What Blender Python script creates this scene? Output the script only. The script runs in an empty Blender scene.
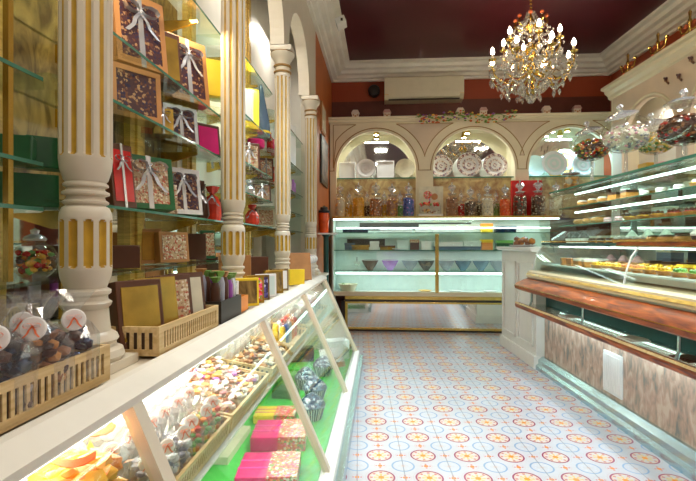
import bpy, bmesh, random
from math import *
from mathutils import Vector, Matrix, Quaternion
random.seed(7)
C = bpy.context.scene.collection
F = 460.0
AL = atan(33.5/F)      # the left wall and the back wall stand a few degrees off the camera's axis
AR = atan(11/F)        # the floor tiles and the right counter
# ------------------------------------------------------------------ frames
class Frame:
    def __init__(s, a): s.a = a
    def w(s, p, q, h=0): return Vector((p*cos(s.a)+q*sin(s.a), -p*sin(s.a)+q*cos(s.a), h))
    def q(s, u, p):
        x = (u-348)/F
        return p*(x*sin(s.a)+cos(s.a))/(x*cos(s.a)-sin(s.a))
    def p(s, u, q):
        x = (u-348)/F
        return q*(x*cos(s.a)-sin(s.a))/(x*sin(s.a)+cos(s.a))
L = Frame(AL); R = Frame(AR)
# ------------------------------------------------------------------ materials
def nt(name):
    m = bpy.data.materials.new(name); m.use_nodes = True
    n = m.node_tree; b = n.nodes['Principled BSDF']
    return m, n, b
def rgb(c): return (c[0], c[1], c[2], 1)
def mat(name, col, rough=.5, metal=0, var=.12, scale=12, bump=0, coat=0, emit=None, es=0, spec=.5, col2=None):
    m, n, b = nt(name)
    b.inputs['Roughness'].default_value = rough; b.inputs['Metallic'].default_value = metal
    b.inputs['Coat Weight'].default_value = coat; b.inputs['Specular IOR Level'].default_value = spec
    tc = n.nodes.new('ShaderNodeTexCoord'); no = n.nodes.new('ShaderNodeTexNoise')
    no.inputs['Scale'].default_value = scale; no.inputs['Detail'].default_value = 4
    n.links.new(tc.outputs['Object'], no.inputs['Vector'])
    cr = n.nodes.new('ShaderNodeValToRGB')
    cr.color_ramp.elements[0].position = .3; cr.color_ramp.elements[1].position = .7
    c2 = col2 or tuple(max(0, x*(1-var)) for x in col)
    cr.color_ramp.elements[0].color = rgb(c2); cr.color_ramp.elements[1].color = rgb(tuple(min(1, x*(1+(0 if col2 else var*.5))) for x in col))
    n.links.new(no.outputs['Fac'], cr.inputs['Fac']); n.links.new(cr.outputs['Color'], b.inputs['Base Color'])
    if bump:
        bp = n.nodes.new('ShaderNodeBump'); bp.inputs['Strength'].default_value = bump; bp.inputs['Distance'].default_value = .004
        n.links.new(no.outputs['Fac'], bp.inputs['Height']); n.links.new(bp.outputs['Normal'], b.inputs['Normal'])
    if emit:
        b.inputs['Emission Color'].default_value = rgb(emit); b.inputs['Emission Strength'].default_value = es
    return m
def glass(name, tint=(1,1,1), refl=1.0, base=.04, rough=.02, haze=0):
    m = bpy.data.materials.new(name); m.use_nodes = True; n = m.node_tree
    for x in list(n.nodes): n.nodes.remove(x)
    o = n.nodes.new('ShaderNodeOutputMaterial'); t = n.nodes.new('ShaderNodeBsdfTransparent'); g = n.nodes.new('ShaderNodeBsdfGlossy')
    t.inputs['Color'].default_value = rgb(tint); g.inputs['Roughness'].default_value = rough
    f = n.nodes.new('ShaderNodeLayerWeight'); f.inputs['Blend'].default_value = .5
    pw = n.nodes.new('ShaderNodeMath'); pw.operation = 'POWER'; pw.inputs[1].default_value = 4.5
    ma = n.nodes.new('ShaderNodeMath'); ma.operation = 'MULTIPLY_ADD'; ma.inputs[1].default_value = min(1, refl)*.9; ma.inputs[2].default_value = base; ma.use_clamp = True
    n.links.new(f.outputs['Facing'], pw.inputs[0])
    mx = n.nodes.new('ShaderNodeMixShader')
    n.links.new(pw.outputs[0], ma.inputs[0]); n.links.new(ma.outputs[0], mx.inputs['Fac'])
    src = t
    if haze:
        df = n.nodes.new('ShaderNodeBsdfDiffuse'); df.inputs['Color'].default_value = (.9,.9,.9,1); hz = n.nodes.new('ShaderNodeMixShader'); hz.inputs[0].default_value = haze
        n.links.new(t.outputs[0], hz.inputs[1]); n.links.new(df.outputs[0], hz.inputs[2]); src = hz
    n.links.new(src.outputs[0], mx.inputs[1]); n.links.new(g.outputs[0], mx.inputs[2]); n.links.new(mx.outputs[0], o.inputs[0])
    return m
def spots(name, base, cols, scale=60, rough=.35, thresh=.5, metal=0, bump=.3):
    """voronoi cells of several colours: printed pictures, sweets, granite"""
    m, n, b = nt(name); b.inputs['Roughness'].default_value = rough; b.inputs['Metallic'].default_value = metal
    tc = n.nodes.new('ShaderNodeTexCoord'); v = n.nodes.new('ShaderNodeTexVoronoi'); v.inputs['Scale'].default_value = scale
    n.links.new(tc.outputs['Object'], v.inputs['Vector'])
    s = n.nodes.new('ShaderNodeSeparateColor'); n.links.new(v.outputs['Color'], s.inputs[0])
    cr = n.nodes.new('ShaderNodeValToRGB'); cr.color_ramp.interpolation = 'CONSTANT'
    el = cr.color_ramp.elements; allc = [base]+list(cols)
    el[0].position = 0; el[0].color = rgb(base); el[1].position = thresh; el[1].color = rgb(cols[0])
    for i, c in enumerate(cols[1:], 1):
        e = el.new(thresh+(1-thresh)*i/len(cols)); e.color = rgb(c)
    n.links.new(s.outputs[0], cr.inputs['Fac']); n.links.new(cr.outputs['Color'], b.inputs['Base Color'])
    if bump:
        bp = n.nodes.new('ShaderNodeBump'); bp.inputs['Strength'].default_value = bump; bp.inputs['Distance'].default_value = .003; bp.invert = True
        n.links.new(v.outputs['Distance'], bp.inputs['Height']); n.links.new(bp.outputs['Normal'], b.inputs['Normal'])
    return m
def streaks(name, c1, c2, vec=(1,1,1), scale=6, rough=.3, dist=4, c3=None, coat=0, metal=0, rot=(0,0,0)):
    m, n, b = nt(name); b.inputs['Roughness'].default_value = rough; b.inputs['Coat Weight'].default_value = coat; b.inputs['Metallic'].default_value = metal
    tc = n.nodes.new('ShaderNodeTexCoord'); mp = n.nodes.new('ShaderNodeMapping'); mp.inputs['Scale'].default_value = vec; mp.inputs['Rotation'].default_value = rot
    no = n.nodes.new('ShaderNodeTexNoise'); no.inputs['Scale'].default_value = scale; no.inputs['Detail'].default_value = 6; no.inputs['Distortion'].default_value = dist
    n.links.new(tc.outputs['Object'], mp.inputs['Vector']); n.links.new(mp.outputs[0], no.inputs['Vector'])
    cr = n.nodes.new('ShaderNodeValToRGB'); el = cr.color_ramp.elements
    el[0].position = .33; el[0].color = rgb(c1); el[1].position = .64; el[1].color = rgb(c2)
    if c3: e = el.new(.5); e.color = rgb(c3)
    n.links.new(no.outputs['Fac'], cr.inputs['Fac']); n.links.new(cr.outputs['Color'], b.inputs['Base Color'])
    return m
def stripes(name, c1, c2, axis=0, freq=100, rough=.5, radial=False, duty=.5):
    m, n, b = nt(name); b.inputs['Roughness'].default_value = rough
    tc = n.nodes.new('ShaderNodeTexCoord'); s = n.nodes.new('ShaderNodeSeparateXYZ'); n.links.new(tc.outputs['Object'], s.inputs[0])
    src = s.outputs[axis]
    if radial:
        a = n.nodes.new('ShaderNodeMath'); a.operation = 'ARCTAN2'; n.links.new(s.outputs[1], a.inputs[0]); n.links.new(s.outputs[0], a.inputs[1]); src = a.outputs[0]
    mu = n.nodes.new('ShaderNodeMath'); mu.operation = 'MULTIPLY'; mu.inputs[1].default_value = freq; n.links.new(src, mu.inputs[0])
    fr = n.nodes.new('ShaderNodeMath'); fr.operation = 'FRACT'; n.links.new(mu.outputs[0], fr.inputs[0])
    gt = n.nodes.new('ShaderNodeMath'); gt.operation = 'GREATER_THAN'; gt.inputs[1].default_value = duty; n.links.new(fr.outputs[0], gt.inputs[0])
    mx = n.nodes.new('ShaderNodeMix'); mx.data_type = 'RGBA'; n.links.new(gt.outputs[0], mx.inputs[0]); mx.inputs[6].default_value = rgb(c1); mx.inputs[7].default_value = rgb(c2)
    n.links.new(mx.outputs[2], b.inputs['Base Color'])
    return m
def tile_material():
    m, n, b = nt('encaustic_tile'); b.inputs['Roughness'].default_value = .3; b.inputs['Specular IOR Level'].default_value = .45
    N = n.nodes; K = n.links
    def M(op, a, c=None, d=None, clamp=False):
        x = N.new('ShaderNodeMath'); x.operation = op; x.use_clamp = clamp
        for i, t in enumerate((a, c, d)):
            if t is None: continue
            if isinstance(t, (int, float)): x.inputs[i].default_value = t
            else: K.new(t, x.inputs[i])
        return x.outputs[0]
    tc = N.new('ShaderNodeTexCoord'); mp = N.new('ShaderNodeMapping'); mp.inputs['Scale'].default_value = (1/TS, 1/TS, 1)
    K.new(tc.outputs['Object'], mp.inputs['Vector']); s = N.new('ShaderNodeSeparateXYZ'); K.new(mp.outputs[0], s.inputs[0])
    X, Y = s.outputs[0], s.outputs[1]
    fx = M('SUBTRACT', M('FRACT', X), .5); fy = M('SUBTRACT', M('FRACT', Y), .5)          # medallion at the tile's centre
    r = M('SQRT', M('ADD', M('MULTIPLY', fx, fx), M('MULTIPLY', fy, fy)))
    th = M('ARCTAN2', fy, fx)
    ax, ay = M('ABSOLUTE', fx), M('ABSOLUTE', fy)
    gx, gy = M('SUBTRACT', .5, ax), M('SUBTRACT', .5, ay)                                   # from the tile's corner
    rc = M('SQRT', M('ADD', M('MULTIPLY', gx, gx), M('MULTIPLY', gy, gy)))
    def band(v, c, w): return M('LESS_THAN', M('ABSOLUTE', M('SUBTRACT', v, c)), w)
    def AND(a, c): return M('MULTIPLY', a, c)
    def OR(a, c): return M('MAXIMUM', a, c)
    # edge centres
    ex = M('SQRT', M('ADD', M('MULTIPLY', gx, gx), M('MULTIPLY', fy, fy)))
    ey = M('SQRT', M('ADD', M('MULTIPLY', fx, fx), M('MULTIPLY', gy, gy)))
    em = M('MINIMUM', ex, ey)
    petals = M('MULTIPLY', M('ADD', M('COSINE', M('MULTIPLY', th, 8)), 1), .5)
    thc = M('ARCTAN2', gy, gx)
    pc = M('MULTIPLY', M('ADD', M('COSINE', M('MULTIPLY', thc, 8)), 1), .5)
    cur = None
    def layer(mask, col, prev, k=1.0):
        mx = N.new('ShaderNodeMix'); mx.data_type = 'RGBA'
        K.new(M('MULTIPLY', mask, k), mx.inputs[0])
        if isinstance(prev, tuple): mx.inputs[6].default_value = prev
        else: K.new(prev, mx.inputs[6])
        mx.inputs[7].default_value = rgb(col)
        return mx.outputs[2]
    c = layer(band(r, .33, .005), (.50,.40,.36), rgb((.50,.50,.53)), .5)
    c = layer(AND(band(M('ABSOLUTE', M('SUBTRACT', ax, ay)), 0, .012), band(r, .40, .05)), (.5,.55,.62), c, .6)
    c = layer(M('LESS_THAN', r, .285), (.53,.50,.49), c)
    c = layer(AND(band(r, .205, .028), M('GREATER_THAN', petals, .72)), (.50,.16,.16), c, .8)
    c = layer(band(r, .272, .019), (.28,.05,.10), c, .92)
    c = layer(band(r, .235, .006), (.80,.45,.22), c, .7)
    c = layer(AND(band(r, .11, .045), M('GREATER_THAN', petals, .45)), (.72,.50,.18), c, .75)
    c = layer(M('LESS_THAN', r, .062), (.80,.28,.03), c)
    c = layer(AND(band(rc, .235, .019), M('GREATER_THAN', pc, -.1)), (.24,.36,.52), c, .85)
    c = layer(AND(band(rc, .14, .02), M('GREATER_THAN', pc, .5)), (.52,.58,.66), c, .7)
    c = layer(M('LESS_THAN', rc, .04), (.66,.42,.30), c, .7)
    c = layer(band(em, .13, .006), (.55,.35,.35), c, .45)
    c = layer(M('LESS_THAN', em, .050), (.80,.26,.05), c, .95)
    c = layer(AND(band(em, .085, .018), M('LESS_THAN', M('MINIMUM', M('MINIMUM', ax, gx), M('MINIMUM', ay, gy)), .02)), (.60,.18,.16), c, .9)
    c = layer(M('LESS_THAN', gx, .012), (.25,.27,.30), c, .8); c = layer(M('LESS_THAN', gy, .007), (.42,.42,.42), c, .5)
    no = N.new('ShaderNodeTexNoise'); no.inputs['Scale'].default_value = 2.2; K.new(tc.outputs['Object'], no.inputs['Vector'])
    mm = N.new('ShaderNodeMix'); mm.data_type = 'RGBA'; mm.blend_type = 'MULTIPLY'; mm.inputs[0].default_value = .35
    K.new(c, mm.inputs[6]); K.new(no.outputs['Fac'], mm.inputs[7])
    bw = N.new('ShaderNodeHueSaturation'); bw.inputs['Value'].default_value = 1.15; bw.inputs['Saturation'].default_value = 1.25; K.new(mm.outputs[2], bw.inputs['Color'])
    K.new(bw.outputs[0], b.inputs['Base Color'])
    bp = N.new('ShaderNodeBump'); bp.inputs['Strength'].default_value = .25; bp.inputs['Distance'].default_value = .002
    K.new(M('GREATER_THAN', M('MINIMUM', gx, gy), .006), bp.inputs['Height']); K.new(bp.outputs[0], b.inputs['Normal'])
    return m
TS = .2057
MT = {}
def mk():
    g = MT
    g['tile'] = tile_material()
    g['cream'] = mat('cream_paint', (.78,.69,.50), .38, var=.06, scale=5)
    g['white_cream'] = mat('pale_cream_paint', (.70,.62,.50), .35, var=.05, scale=5)
    g['pierwhite'] = mat('white_lacquer', (.80,.78,.73), .35, var=.03)
    g['ivory'] = mat('ivory_plaster', (.80,.76,.68), .5, var=.08, scale=6)
    g['pink_cream'] = mat('rosy_cream_plaster', (.70,.56,.42), .6, var=.1, scale=4)
    g['mould'] = mat('gilded_moulding_line', (.35,.19,.05), .4)
    g['gold'] = mat('gold_paint', (.58,.34,.03), .35, .1, var=.25, scale=20)
    g['brass'] = mat('brass', (.75,.52,.14), .22, .95, var=.15)
    g['goldwood'] = streaks('golden_wood', (.50,.29,.05), (.78,.52,.12), (1,1,6), 8, .35, 2, coat=.3)
    g['ceiling'] = mat('maroon_gloss_ceiling', (.075,.008,.014), .35, var=.15, scale=2)
    g['brownband'] = mat('dark_brown_wall_band', (.13,.028,.014), .5)
    g['umber'] = streaks('amber_panel', (.30,.12,.05), (.62,.42,.20), (1,1,1), 9, .35, 1)
    g['ledge'] = mat('beige_lacquer', (.66,.53,.32), .3, var=.04)
    g['maroon'] = mat('maroon_wall_paint', (.33,.05,.012), .5, var=.12, scale=3)
    g['orange'] = mat('burnt_orange_wall_paint', (.50,.13,.025), .5, var=.15, scale=3)
    g['dark'] = mat('dark_panel', (.03,.022,.018), .4)
    g['black'] = mat('black_plastic', (.012,.012,.014), .35)
    g['crate'] = streaks('pale_wood', (.58,.38,.15), (.76,.56,.29), (1,12,12), 5, .5, 1)
    g['slot'] = mat('brown_slots', (.045,.018,.006), .7)
    g['redwood'] = streaks('red_brown_varnished_wood', (.10,.010,.001), (.44,.095,.006), (5,.8,5), 6, .42, .6, coat=.05)
    g['granite'] = streaks('rose_granite', (.24,.23,.20), (.60,.46,.36), (1,1.5,.6), 20, .22, .5, c3=(.50,.33,.25), rot=(.7,0,0))
    g['steel'] = mat('brushed_steel', (.50,.64,.66), .25, .9, var=.02)
    g['mirror'] = mat('mirror_silver', (.86,.88,.84), .03, 1, var=.02)
    g['steelmirror'] = mat('polished_steel_panel', (.84,.80,.76), .05, 1, var=.08, scale=2)
    g['glass'] = glass('clear_pane', (.96,.99,.97))
    g['gglass'] = glass('green_tinted_shelf_pane', (.88,.96,.91), 1, .07)
    g['gedge'] = mat('green_glass_edge', (.07,.22,.15), .12, var=.2)
    g['jar'] = glass('jar_glass', (.97,.97,.95), 1, .085)
    g['film'] = glass('cellophane', (.97,.97,.98), 1, .12, .15, haze=.05)
    g['frost'] = glass('frosted_white_film', (.96,.95,.97), 1, .12, .25, haze=.45)
    g['crystal'] = glass('crystal', (.97,.95,.92), 1, .35, .06, haze=.28)
    g['tube'] = mat('lit_tube', (1,1,1), .5, emit=(.78,1,.98), es=5)
    g['tubew'] = mat('lit_white_tube', (1,1,1), .5, emit=(1,.97,.9), es=5)
    g['bulb'] = mat('lit_bulb', (1,1,1), .5, emit=(1,.82,.58), es=60)
    g['teal'] = mat('pale_teal_lining', (.66,.76,.73), .4, var=.08)
    g['white'] = mat('white_gloss', (.86,.86,.85), .25, var=.03)
    g['paper'] = mat('white_paper', (.86,.83,.82), .7, var=.04)
    g['aircon'] = mat('ivory_plastic', (.72,.66,.50), .4, var=.04)
    g['green'] = mat('green_sheet', (.06,.55,.08), .45, var=.25, scale=4)
    g['greenbox'] = mat('dark_green_card', (.01,.11,.03), .35, var=.3)
    g['brown'] = mat('chocolate_brown_card', (.11,.035,.015), .35, var=.2)
    g['tan'] = mat('tan_card', (.50,.22,.07), .4, var=.2)
    g['goldcard'] = mat('gold_card', (.52,.31,.05), .25, .5, var=.35)
    g['yellow'] = mat('yellow_card', (.90,.62,.03), .4, var=.1)
    g['magenta'] = mat('magenta_card', (.70,.005,.16), .35, var=.15)
    g['pink'] = mat('pink_card', (.85,.08,.42), .4, var=.2)
    g['red'] = mat('red_film', (.70,.04,.015), .25, var=.35)
    g['orangeb'] = mat('orange_card', (.85,.28,.04), .4, var=.1)
    g['blue'] = mat('blue_card', (.05,.12,.45), .4, var=.2)
    g['silver'] = mat('silver_ribbon', (.75,.75,.80), .22, .6, var=.2)
    g['ribbon'] = mat('orange_ribbon', (.80,.14,.02), .4)
    g['choco'] = spots('chocolates_under_window', (.06,.015,.02), [(.02,.01,.05),(.16,.05,.02),(.4,.22,.1)], 130, thresh=.6)
    g['floral'] = spots('printed_flowers', (.70,.04,.03), [(.85,.3,.1),(.8,.75,.6),(.15,.3,.05),(.9,.1,.3)], 110, bump=0, thresh=.35)
    g['nuts'] = spots('nuts_under_window', (.55,.38,.22), [(.75,.65,.5),(.3,.15,.08),(.5,.1,.05)], 170)
    g['blue_print'] = spots('violet_print', (.12,.10,.35), [(.6,.6,.8),(.05,.03,.12)], 80)
    g['yfabric'] = streaks('gold_damask', (.08,.04,.010), (.42,.27,.08), (1,1,.5), 16, .35, 1.5)
    g['cupstripe'] = stripes('navy_and_white_paper_cup', (.75,.80,.85), (.02,.07,.16), radial=True, freq=4.8, duty=.42)
    g['cupcheck'] = spots('navy_dotted_frosting', (.02,.06,.13), [(.15,.3,.4),(.7,.8,.85)], 90, thresh=.62)
    g['leaf'] = mat('leaf', (.16,.30,.05), .6, var=.3)
    g['petal'] = mat('petal', (.70,.15,.05), .6, var=.4)
    g['house'] = mat('porcelain', (.75,.62,.52), .35, var=.15)
    g['houseroof'] = mat('rose_roof', (.55,.30,.26), .5)
    g['plate'] = mat('glazed_porcelain', (.82,.80,.80), .15, var=.03)
    g['platepaint'] = spots('painted_plate', (.80,.72,.66), [(.22,.06,.06),(.22,.16,.22),(.5,.35,.28)], 70, thresh=.45, bump=0)
    g['pastry'] = mat('baked_pastry', (.62,.26,.05), .45, var=.4, scale=30, bump=.4)
    g['choc'] = mat('dark_chocolate', (.07,.025,.012), .3, var=.3)
    g['icing'] = mat('white_icing', (.85,.82,.75), .4)
    g['custard'] = mat('yellow_custard', (.95,.60,.05), .25, var=.15)
    g['berry'] = mat('red_berries', (.60,.02,.02), .2, var=.3)
    g['greenic'] = mat('pistachio_icing', (.35,.50,.10), .4)
    g['purple'] = mat('purple_wrap', (.30,.06,.35), .3, var=.2)
    g['lilac'] = mat('lilac_glass', (.55,.25,.70), .2)
    g['amber'] = mat('amber_sweets', (.80,.42,.04), .25, var=.3)
    g['redliq'] = mat('orange_red_sweets', (.80,.10,.01), .2, var=.3)
    g['pale'] = mat('pale_sweets', (.72,.66,.50), .4, var=.2)
    g['candyy'] = mat('yellow_wrapped_sweet', (.95,.50,.06), .3, var=.2)
    g['candyo'] = mat('orange_wrapped_sweet', (.90,.32,.08), .3, var=.2)
    g['candyc'] = mat('cream_wrapped_sweet', (.90,.52,.14), .35, var=.1)
    g['candyp'] = mat('pink_wrapped_sweet', (.85,.45,.50), .35)
    g['candyb'] = mat('blue_wrapped_sweet', (.10,.25,.65), .35)
    g['candyg'] = mat('green_wrapped_sweet', (.20,.50,.12), .35)
    g['navy'] = mat('navy_foil', (.02,.04,.09), .2, .5)
    g['grey'] = mat('grey_cloth', (.32,.32,.38), .5)
    g['almond'] = mat('brown_nuts', (.32,.12,.04), .4, var=.3)
    g['darkteal'] = mat('dark_green_metal', (.02,.09,.08), .3, .3)
    g['picture'] = spots('dark_picture', (.05,.03,.03), [(.2,.12,.08),(.12,.06,.05)], 20, bump=0)
    g['vase'] = mat('slate_blue_ceramic', (.10,.16,.24), .18, var=.1)
mk()
# ------------------------------------------------------------------ mesh builder
class MB:
    def __init__(s): s.bm = bmesh.new(); s.mats = []; s.mi = 0; s.T = Matrix.Identity(4)
    def use(s, key):
        if key not in s.mats: s.mats.append(key)
        s.mi = s.mats.index(key); return s
    def _fin(s, vs, T=None):
        M_ = s.T @ T if T is not None else s.T
        vset = set(vs)
        for v in vs: v.co = M_ @ v.co
        for v in vs:
            for f in v.link_faces: f.material_index = s.mi
    def box(s, x0, x1, y0, y1, z0, z1, bev=0, T=None):
        r = bmesh.ops.create_cube(s.bm, size=1)
        vs = r['verts']
        for v in vs: v.co = Vector(((x0+x1)/2+v.co.x*(x1-x0), (y0+y1)/2+v.co.y*(y1-y0), (z0+z1)/2+v.co.z*(z1-z0)))
        if bev:
            es = list({e for v in vs for e in v.link_edges})
            rr = bmesh.ops.bevel(s.bm, geom=es, offset=bev, segments=2, affect='EDGES', profile=.6)
            vs = list({v for f in rr['faces'] for v in f.verts} | {v for v in vs if v.is_valid})
        s._fin(vs, T); return s
    def ico(s, c, r, sub=1, sc=(1,1,1), T=None):
        rr = bmesh.ops.create_icosphere(s.bm, subdivisions=sub, radius=r)
        for v in rr['verts']: v.co = Vector((v.co.x*sc[0]+c[0], v.co.y*sc[1]+c[1], v.co.z*sc[2]+c[2]))
        s._fin(rr['verts'], T); return s
    def lathe(s, prof, n=24, c=(0,0,0), T=None, wob=0, cap=True):
        rings = []
        for (r, z) in prof:
            if r <= 1e-5: rings.append([s.bm.verts.new((c[0], c[1], c[2]+z))]); continue
            rings.append([s.bm.verts.new((c[0]+r*(1+random.uniform(-wob,wob))*cos(2*pi*i/n), c[1]+r*(1+random.uniform(-wob,wob))*sin(2*pi*i/n), c[2]+z)) for i in range(n)])
        for a, b in zip(rings, rings[1:]):
            for i in range(n):
                j = (i+1) % n
                if len(a) == 1 and len(b) == 1: continue
                if len(a) == 1: s.bm.faces.new((a[0], b[j], b[i]))
                elif len(b) == 1: s.bm.faces.new((a[i], a[j], b[0]))
                else: s.bm.faces.new((a[i], a[j], b[j], b[i]))
        if cap:
            if len(rings[0]) > 1: s.bm.faces.new(list(reversed(rings[0])))
            if len(rings[-1]) > 1: s.bm.faces.new(rings[-1])
        s._fin([v for r in rings for v in r], T); return s
    def tube(s, pts, r, n=8, T=None, closed=False):
        pts = [Vector(p) for p in pts]; rings = []; N = len(pts)
        rr = r if isinstance(r, (list, tuple)) else [r]*N
        up = None
        for i, p in enumerate(pts):
            if closed: d = pts[(i+1) % N]-pts[i-1]
            else: d = pts[min(i+1, N-1)]-pts[max(i-1, 0)]
            d.normalize()
            if up is None: up = Vector((0,0,1)) if abs(d.z) < .9 else Vector((1,0,0))
            a = d.cross(up)
            if a.length < 1e-4: a = d.cross(Vector((1,0,0)))
            a.normalize(); b = a.cross(d).normalized(); up = b
            rings.append([s.bm.verts.new(p+(a*cos(2*pi*k/n)+b*sin(2*pi*k/n))*rr[i]) for k in range(n)])
        prs = list(zip(rings, rings[1:]))+([(rings[-1], rings[0])] if closed else [])
        for a, b in prs:
            for k in range(n): s.bm.faces.new((a[k], a[(k+1) % n], b[(k+1) % n], b[k]))
        if not closed: s.bm.faces.new(list(reversed(rings[0]))); s.bm.faces.new(rings[-1])
        s._fin([v for q in rings for v in q], T); return s
    def extr(s, poly, axis, a, b, T=None):
        """polygon (2-D points in the plane across `axis`) extruded from a to b"""
        def P(u, v, w): return {'x': (w, u, v), 'y': (u, w, v), 'z': (u, v, w)}[axis]
        A = [s.bm.verts.new(P(u, v, a)) for u, v in poly]; B = [s.bm.verts.new(P(u, v, b)) for u, v in poly]
        n = len(poly)
        for i in range(n): s.bm.faces.new((A[i], A[(i+1) % n], B[(i+1) % n], B[i]))
        s.bm.faces.new(A); s.bm.faces.new(list(reversed(B)))
        s._fin(A+B, T); return s
    def sheet(s, grid, th=None, T=None):
        """grid of points -> surface, with real thickness th along z or given vector"""
        V = [[s.bm.verts.new(p) for p in row] for row in grid]; allv = [v for r in V for v in r]
        for i in range(len(V)-1):
            for j in range(len(V[0])-1): s.bm.faces.new((V[i][j], V[i][j+1], V[i+1][j+1], V[i+1][j]))
        if th is not None:
            t = Vector(th); W = [[s.bm.verts.new(Vector(p)+t) for p in row] for row in grid]; allv += [v for r in W for v in r]
            n, m_ = len(V), len(V[0])
            for i in range(n-1):
                for j in range(m_-1): s.bm.faces.new((W[i][j], W[i+1][j], W[i+1][j+1], W[i][j+1]))
            for i in range(n-1):
                s.bm.faces.new((V[i][0], V[i+1][0], W[i+1][0], W[i][0])); s.bm.faces.new((V[i][-1], W[i][-1], W[i+1][-1], V[i+1][-1]))
            for j in range(m_-1):
                s.bm.faces.new((V[0][j], W[0][j], W[0][j+1], V[0][j+1])); s.bm.faces.new((V[-1][j], V[-1][j+1], W[-1][j+1], W[-1][j]))
        s._fin(allv, T); return s
    def build(s, name, parent=None, smooth=False, fixn=True):
        if fixn: bmesh.ops.recalc_face_normals(s.bm, faces=s.bm.faces)
        me = bpy.data.meshes.new(name); s.bm.to_mesh(me); s.bm.free()
        for k in s.mats: me.materials.append(MT[k])
        if smooth:
            for f in me.polygons: f.use_smooth = True
            try: me.set_sharp_from_angle(angle=radians(40))
            except Exception: pass
        o = bpy.data.objects.new(name, me); C.objects.link(o)
        if parent is not None: o.parent = parent
        return o
def mb(key): return MB().use(key)
def thing(name, label, cat, fr, p, q, h=0, rot=0, group=None):
    o = bpy.data.objects.new(name, None); C.objects.link(o); o.empty_display_size = .05
    o.location = fr.w(p, q, h); o.rotation_euler = (0, 0, rot-fr.a)
    o['label'] = label; o['category'] = cat
    if group: o['group'] = group
    return o
def single(o, label, cat, fr=None, p=0, q=0, h=0, rot=0, group=None, kind=None):
    if fr is not None: o.location = fr.w(p, q, h); o.rotation_euler = (0, 0, rot-fr.a)
    o['label'] = label; o['category'] = cat
    if group: o['group'] = group
    if kind: o['kind'] = kind
    return o
def dup(root, fr, p, q, h, rot, label, group=None, scale=None):
    r = root.copy(); C.objects.link(r); r.location = fr.w(p, q, h); r.rotation_euler = (0, 0, rot-fr.a); r['label'] = label
    if group: r['group'] = group
    if scale: r.scale = scale
    for ch in list(root.children):
        c = ch.copy(); C.objects.link(c); c.parent = r
        for g in list(ch.children): d = g.copy(); C.objects.link(d); d.parent = c
    return r
def place(o, fr, p, q, h, rot, label, group=None, scale=None):
    o.location = fr.w(p, q, h); o.rotation_euler = (0, 0, rot-fr.a); o['label'] = label
    if group: o['group'] = group
    if scale: o.scale = scale
    return o
def struct(o, fr=None):
    o['kind'] = 'structure'
    if fr is not None: o.rotation_euler = (0, 0, -fr.a)
    return o
ORD = ['first','second','third','fourth','fifth','sixth','seventh','eighth','ninth','tenth','eleventh','twelfth','thirteenth','fourteenth','fifteenth','sixteenth','seventeenth','eighteenth','nineteenth','twentieth']
# ------------------------------------------------------------------ the setting
HC = 3.21; HK = 3.03; QB = 5.8; PR = 3.05
m = mb('tile').box(-6, 7, -6, 9, -.05, 0); o = struct(m.build('floor')); o.rotation_euler = (0,0,-AR)
# line the pattern up: a medallion column runs at p = .0745 in the tiles' frame
o.location = R.w(.095-TS*.5, .012, 0)
struct(mb('ceiling').box(-2.2, 5, -3.2, 7.5, HC, HC+.06).build('ceiling'), L)
struct(mb('maroon').box(-1.2, 4.2, QB, QB+.1, 2.785, HC).use('brownband').box(-1.2, 4.2, QB, QB+.1, 0, 2.785).build('wall_back'), L)  # wall is dark brown below its maroon upper part
m = mb('orange').box(-.73, -.63, 4.36, QB, 0, HC); m.use('ivory').box(-.73, -.63, -3, -.2, 0, HC); m.box(-1.03, -.93, -.35, 4.5, 0, HC); m.box(-.93, -.73, 4.36, 4.46, 0, HC); m.box(-.93, -.73, -.35, -.2, 0, HC)
struct(m.build('wall_left'), L)
struct(mb('maroon').box(PR, PR+.1, -3, 6.2, 0, HC).build('wall_right'), R)
m = mb('ivory'); m.box(-1.2, .2, -3.1, -3, 0, HC).box(2.4, 4.2, -3.1, -3, 0, HC).box(.2, 2.4, -3.1, -3, 2.5, HC).box(.2, 2.4, -3.1, -3, 0, .35)
struct(m.build('wall_front'), L)
m = mb('redwood')
for x in (.2, 1.27, 2.34): m.box(x, x+.06, -3.08, -3.02, .35, 2.5)
m.box(.2, 2.4, -3.08, -3.02, .35, .41).box(.2, 2.4, -3.08, -3.02, 2.44, 2.5)
w = struct(m.build('window_1'), L); g = mb('glass').box(.26, 2.34, -3.055, -3.045, .41, 2.44).build('pane', w)
# crown mouldings (stepped profile)
PROF = [(a_, b_*.18/.14) for a_, b_ in [(0,0),(.03,0),(.035,.018),(.07,.024),(.085,.045),(.125,.052),(.14,.078),(.185,.086),(.20,.112),(.245,.118),(.245,.14),(0,.14)]]
m = mb('ivory').extr([(QB-a, HK+b) for a, b in PROF], 'x', -.63, 4.0); struct(m.build('trim_1', smooth=False), L)
m = mb('ivory').extr([(-.63+a, HK+b) for a, b in PROF], 'y', -3, QB); struct(m.build('trim_2'), L)
m = mb('ivory').extr([(PR-a, HK+b) for a, b in PROF], 'y', -2.9, 5.9); struct(m.build('trim_3'), R)
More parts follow.
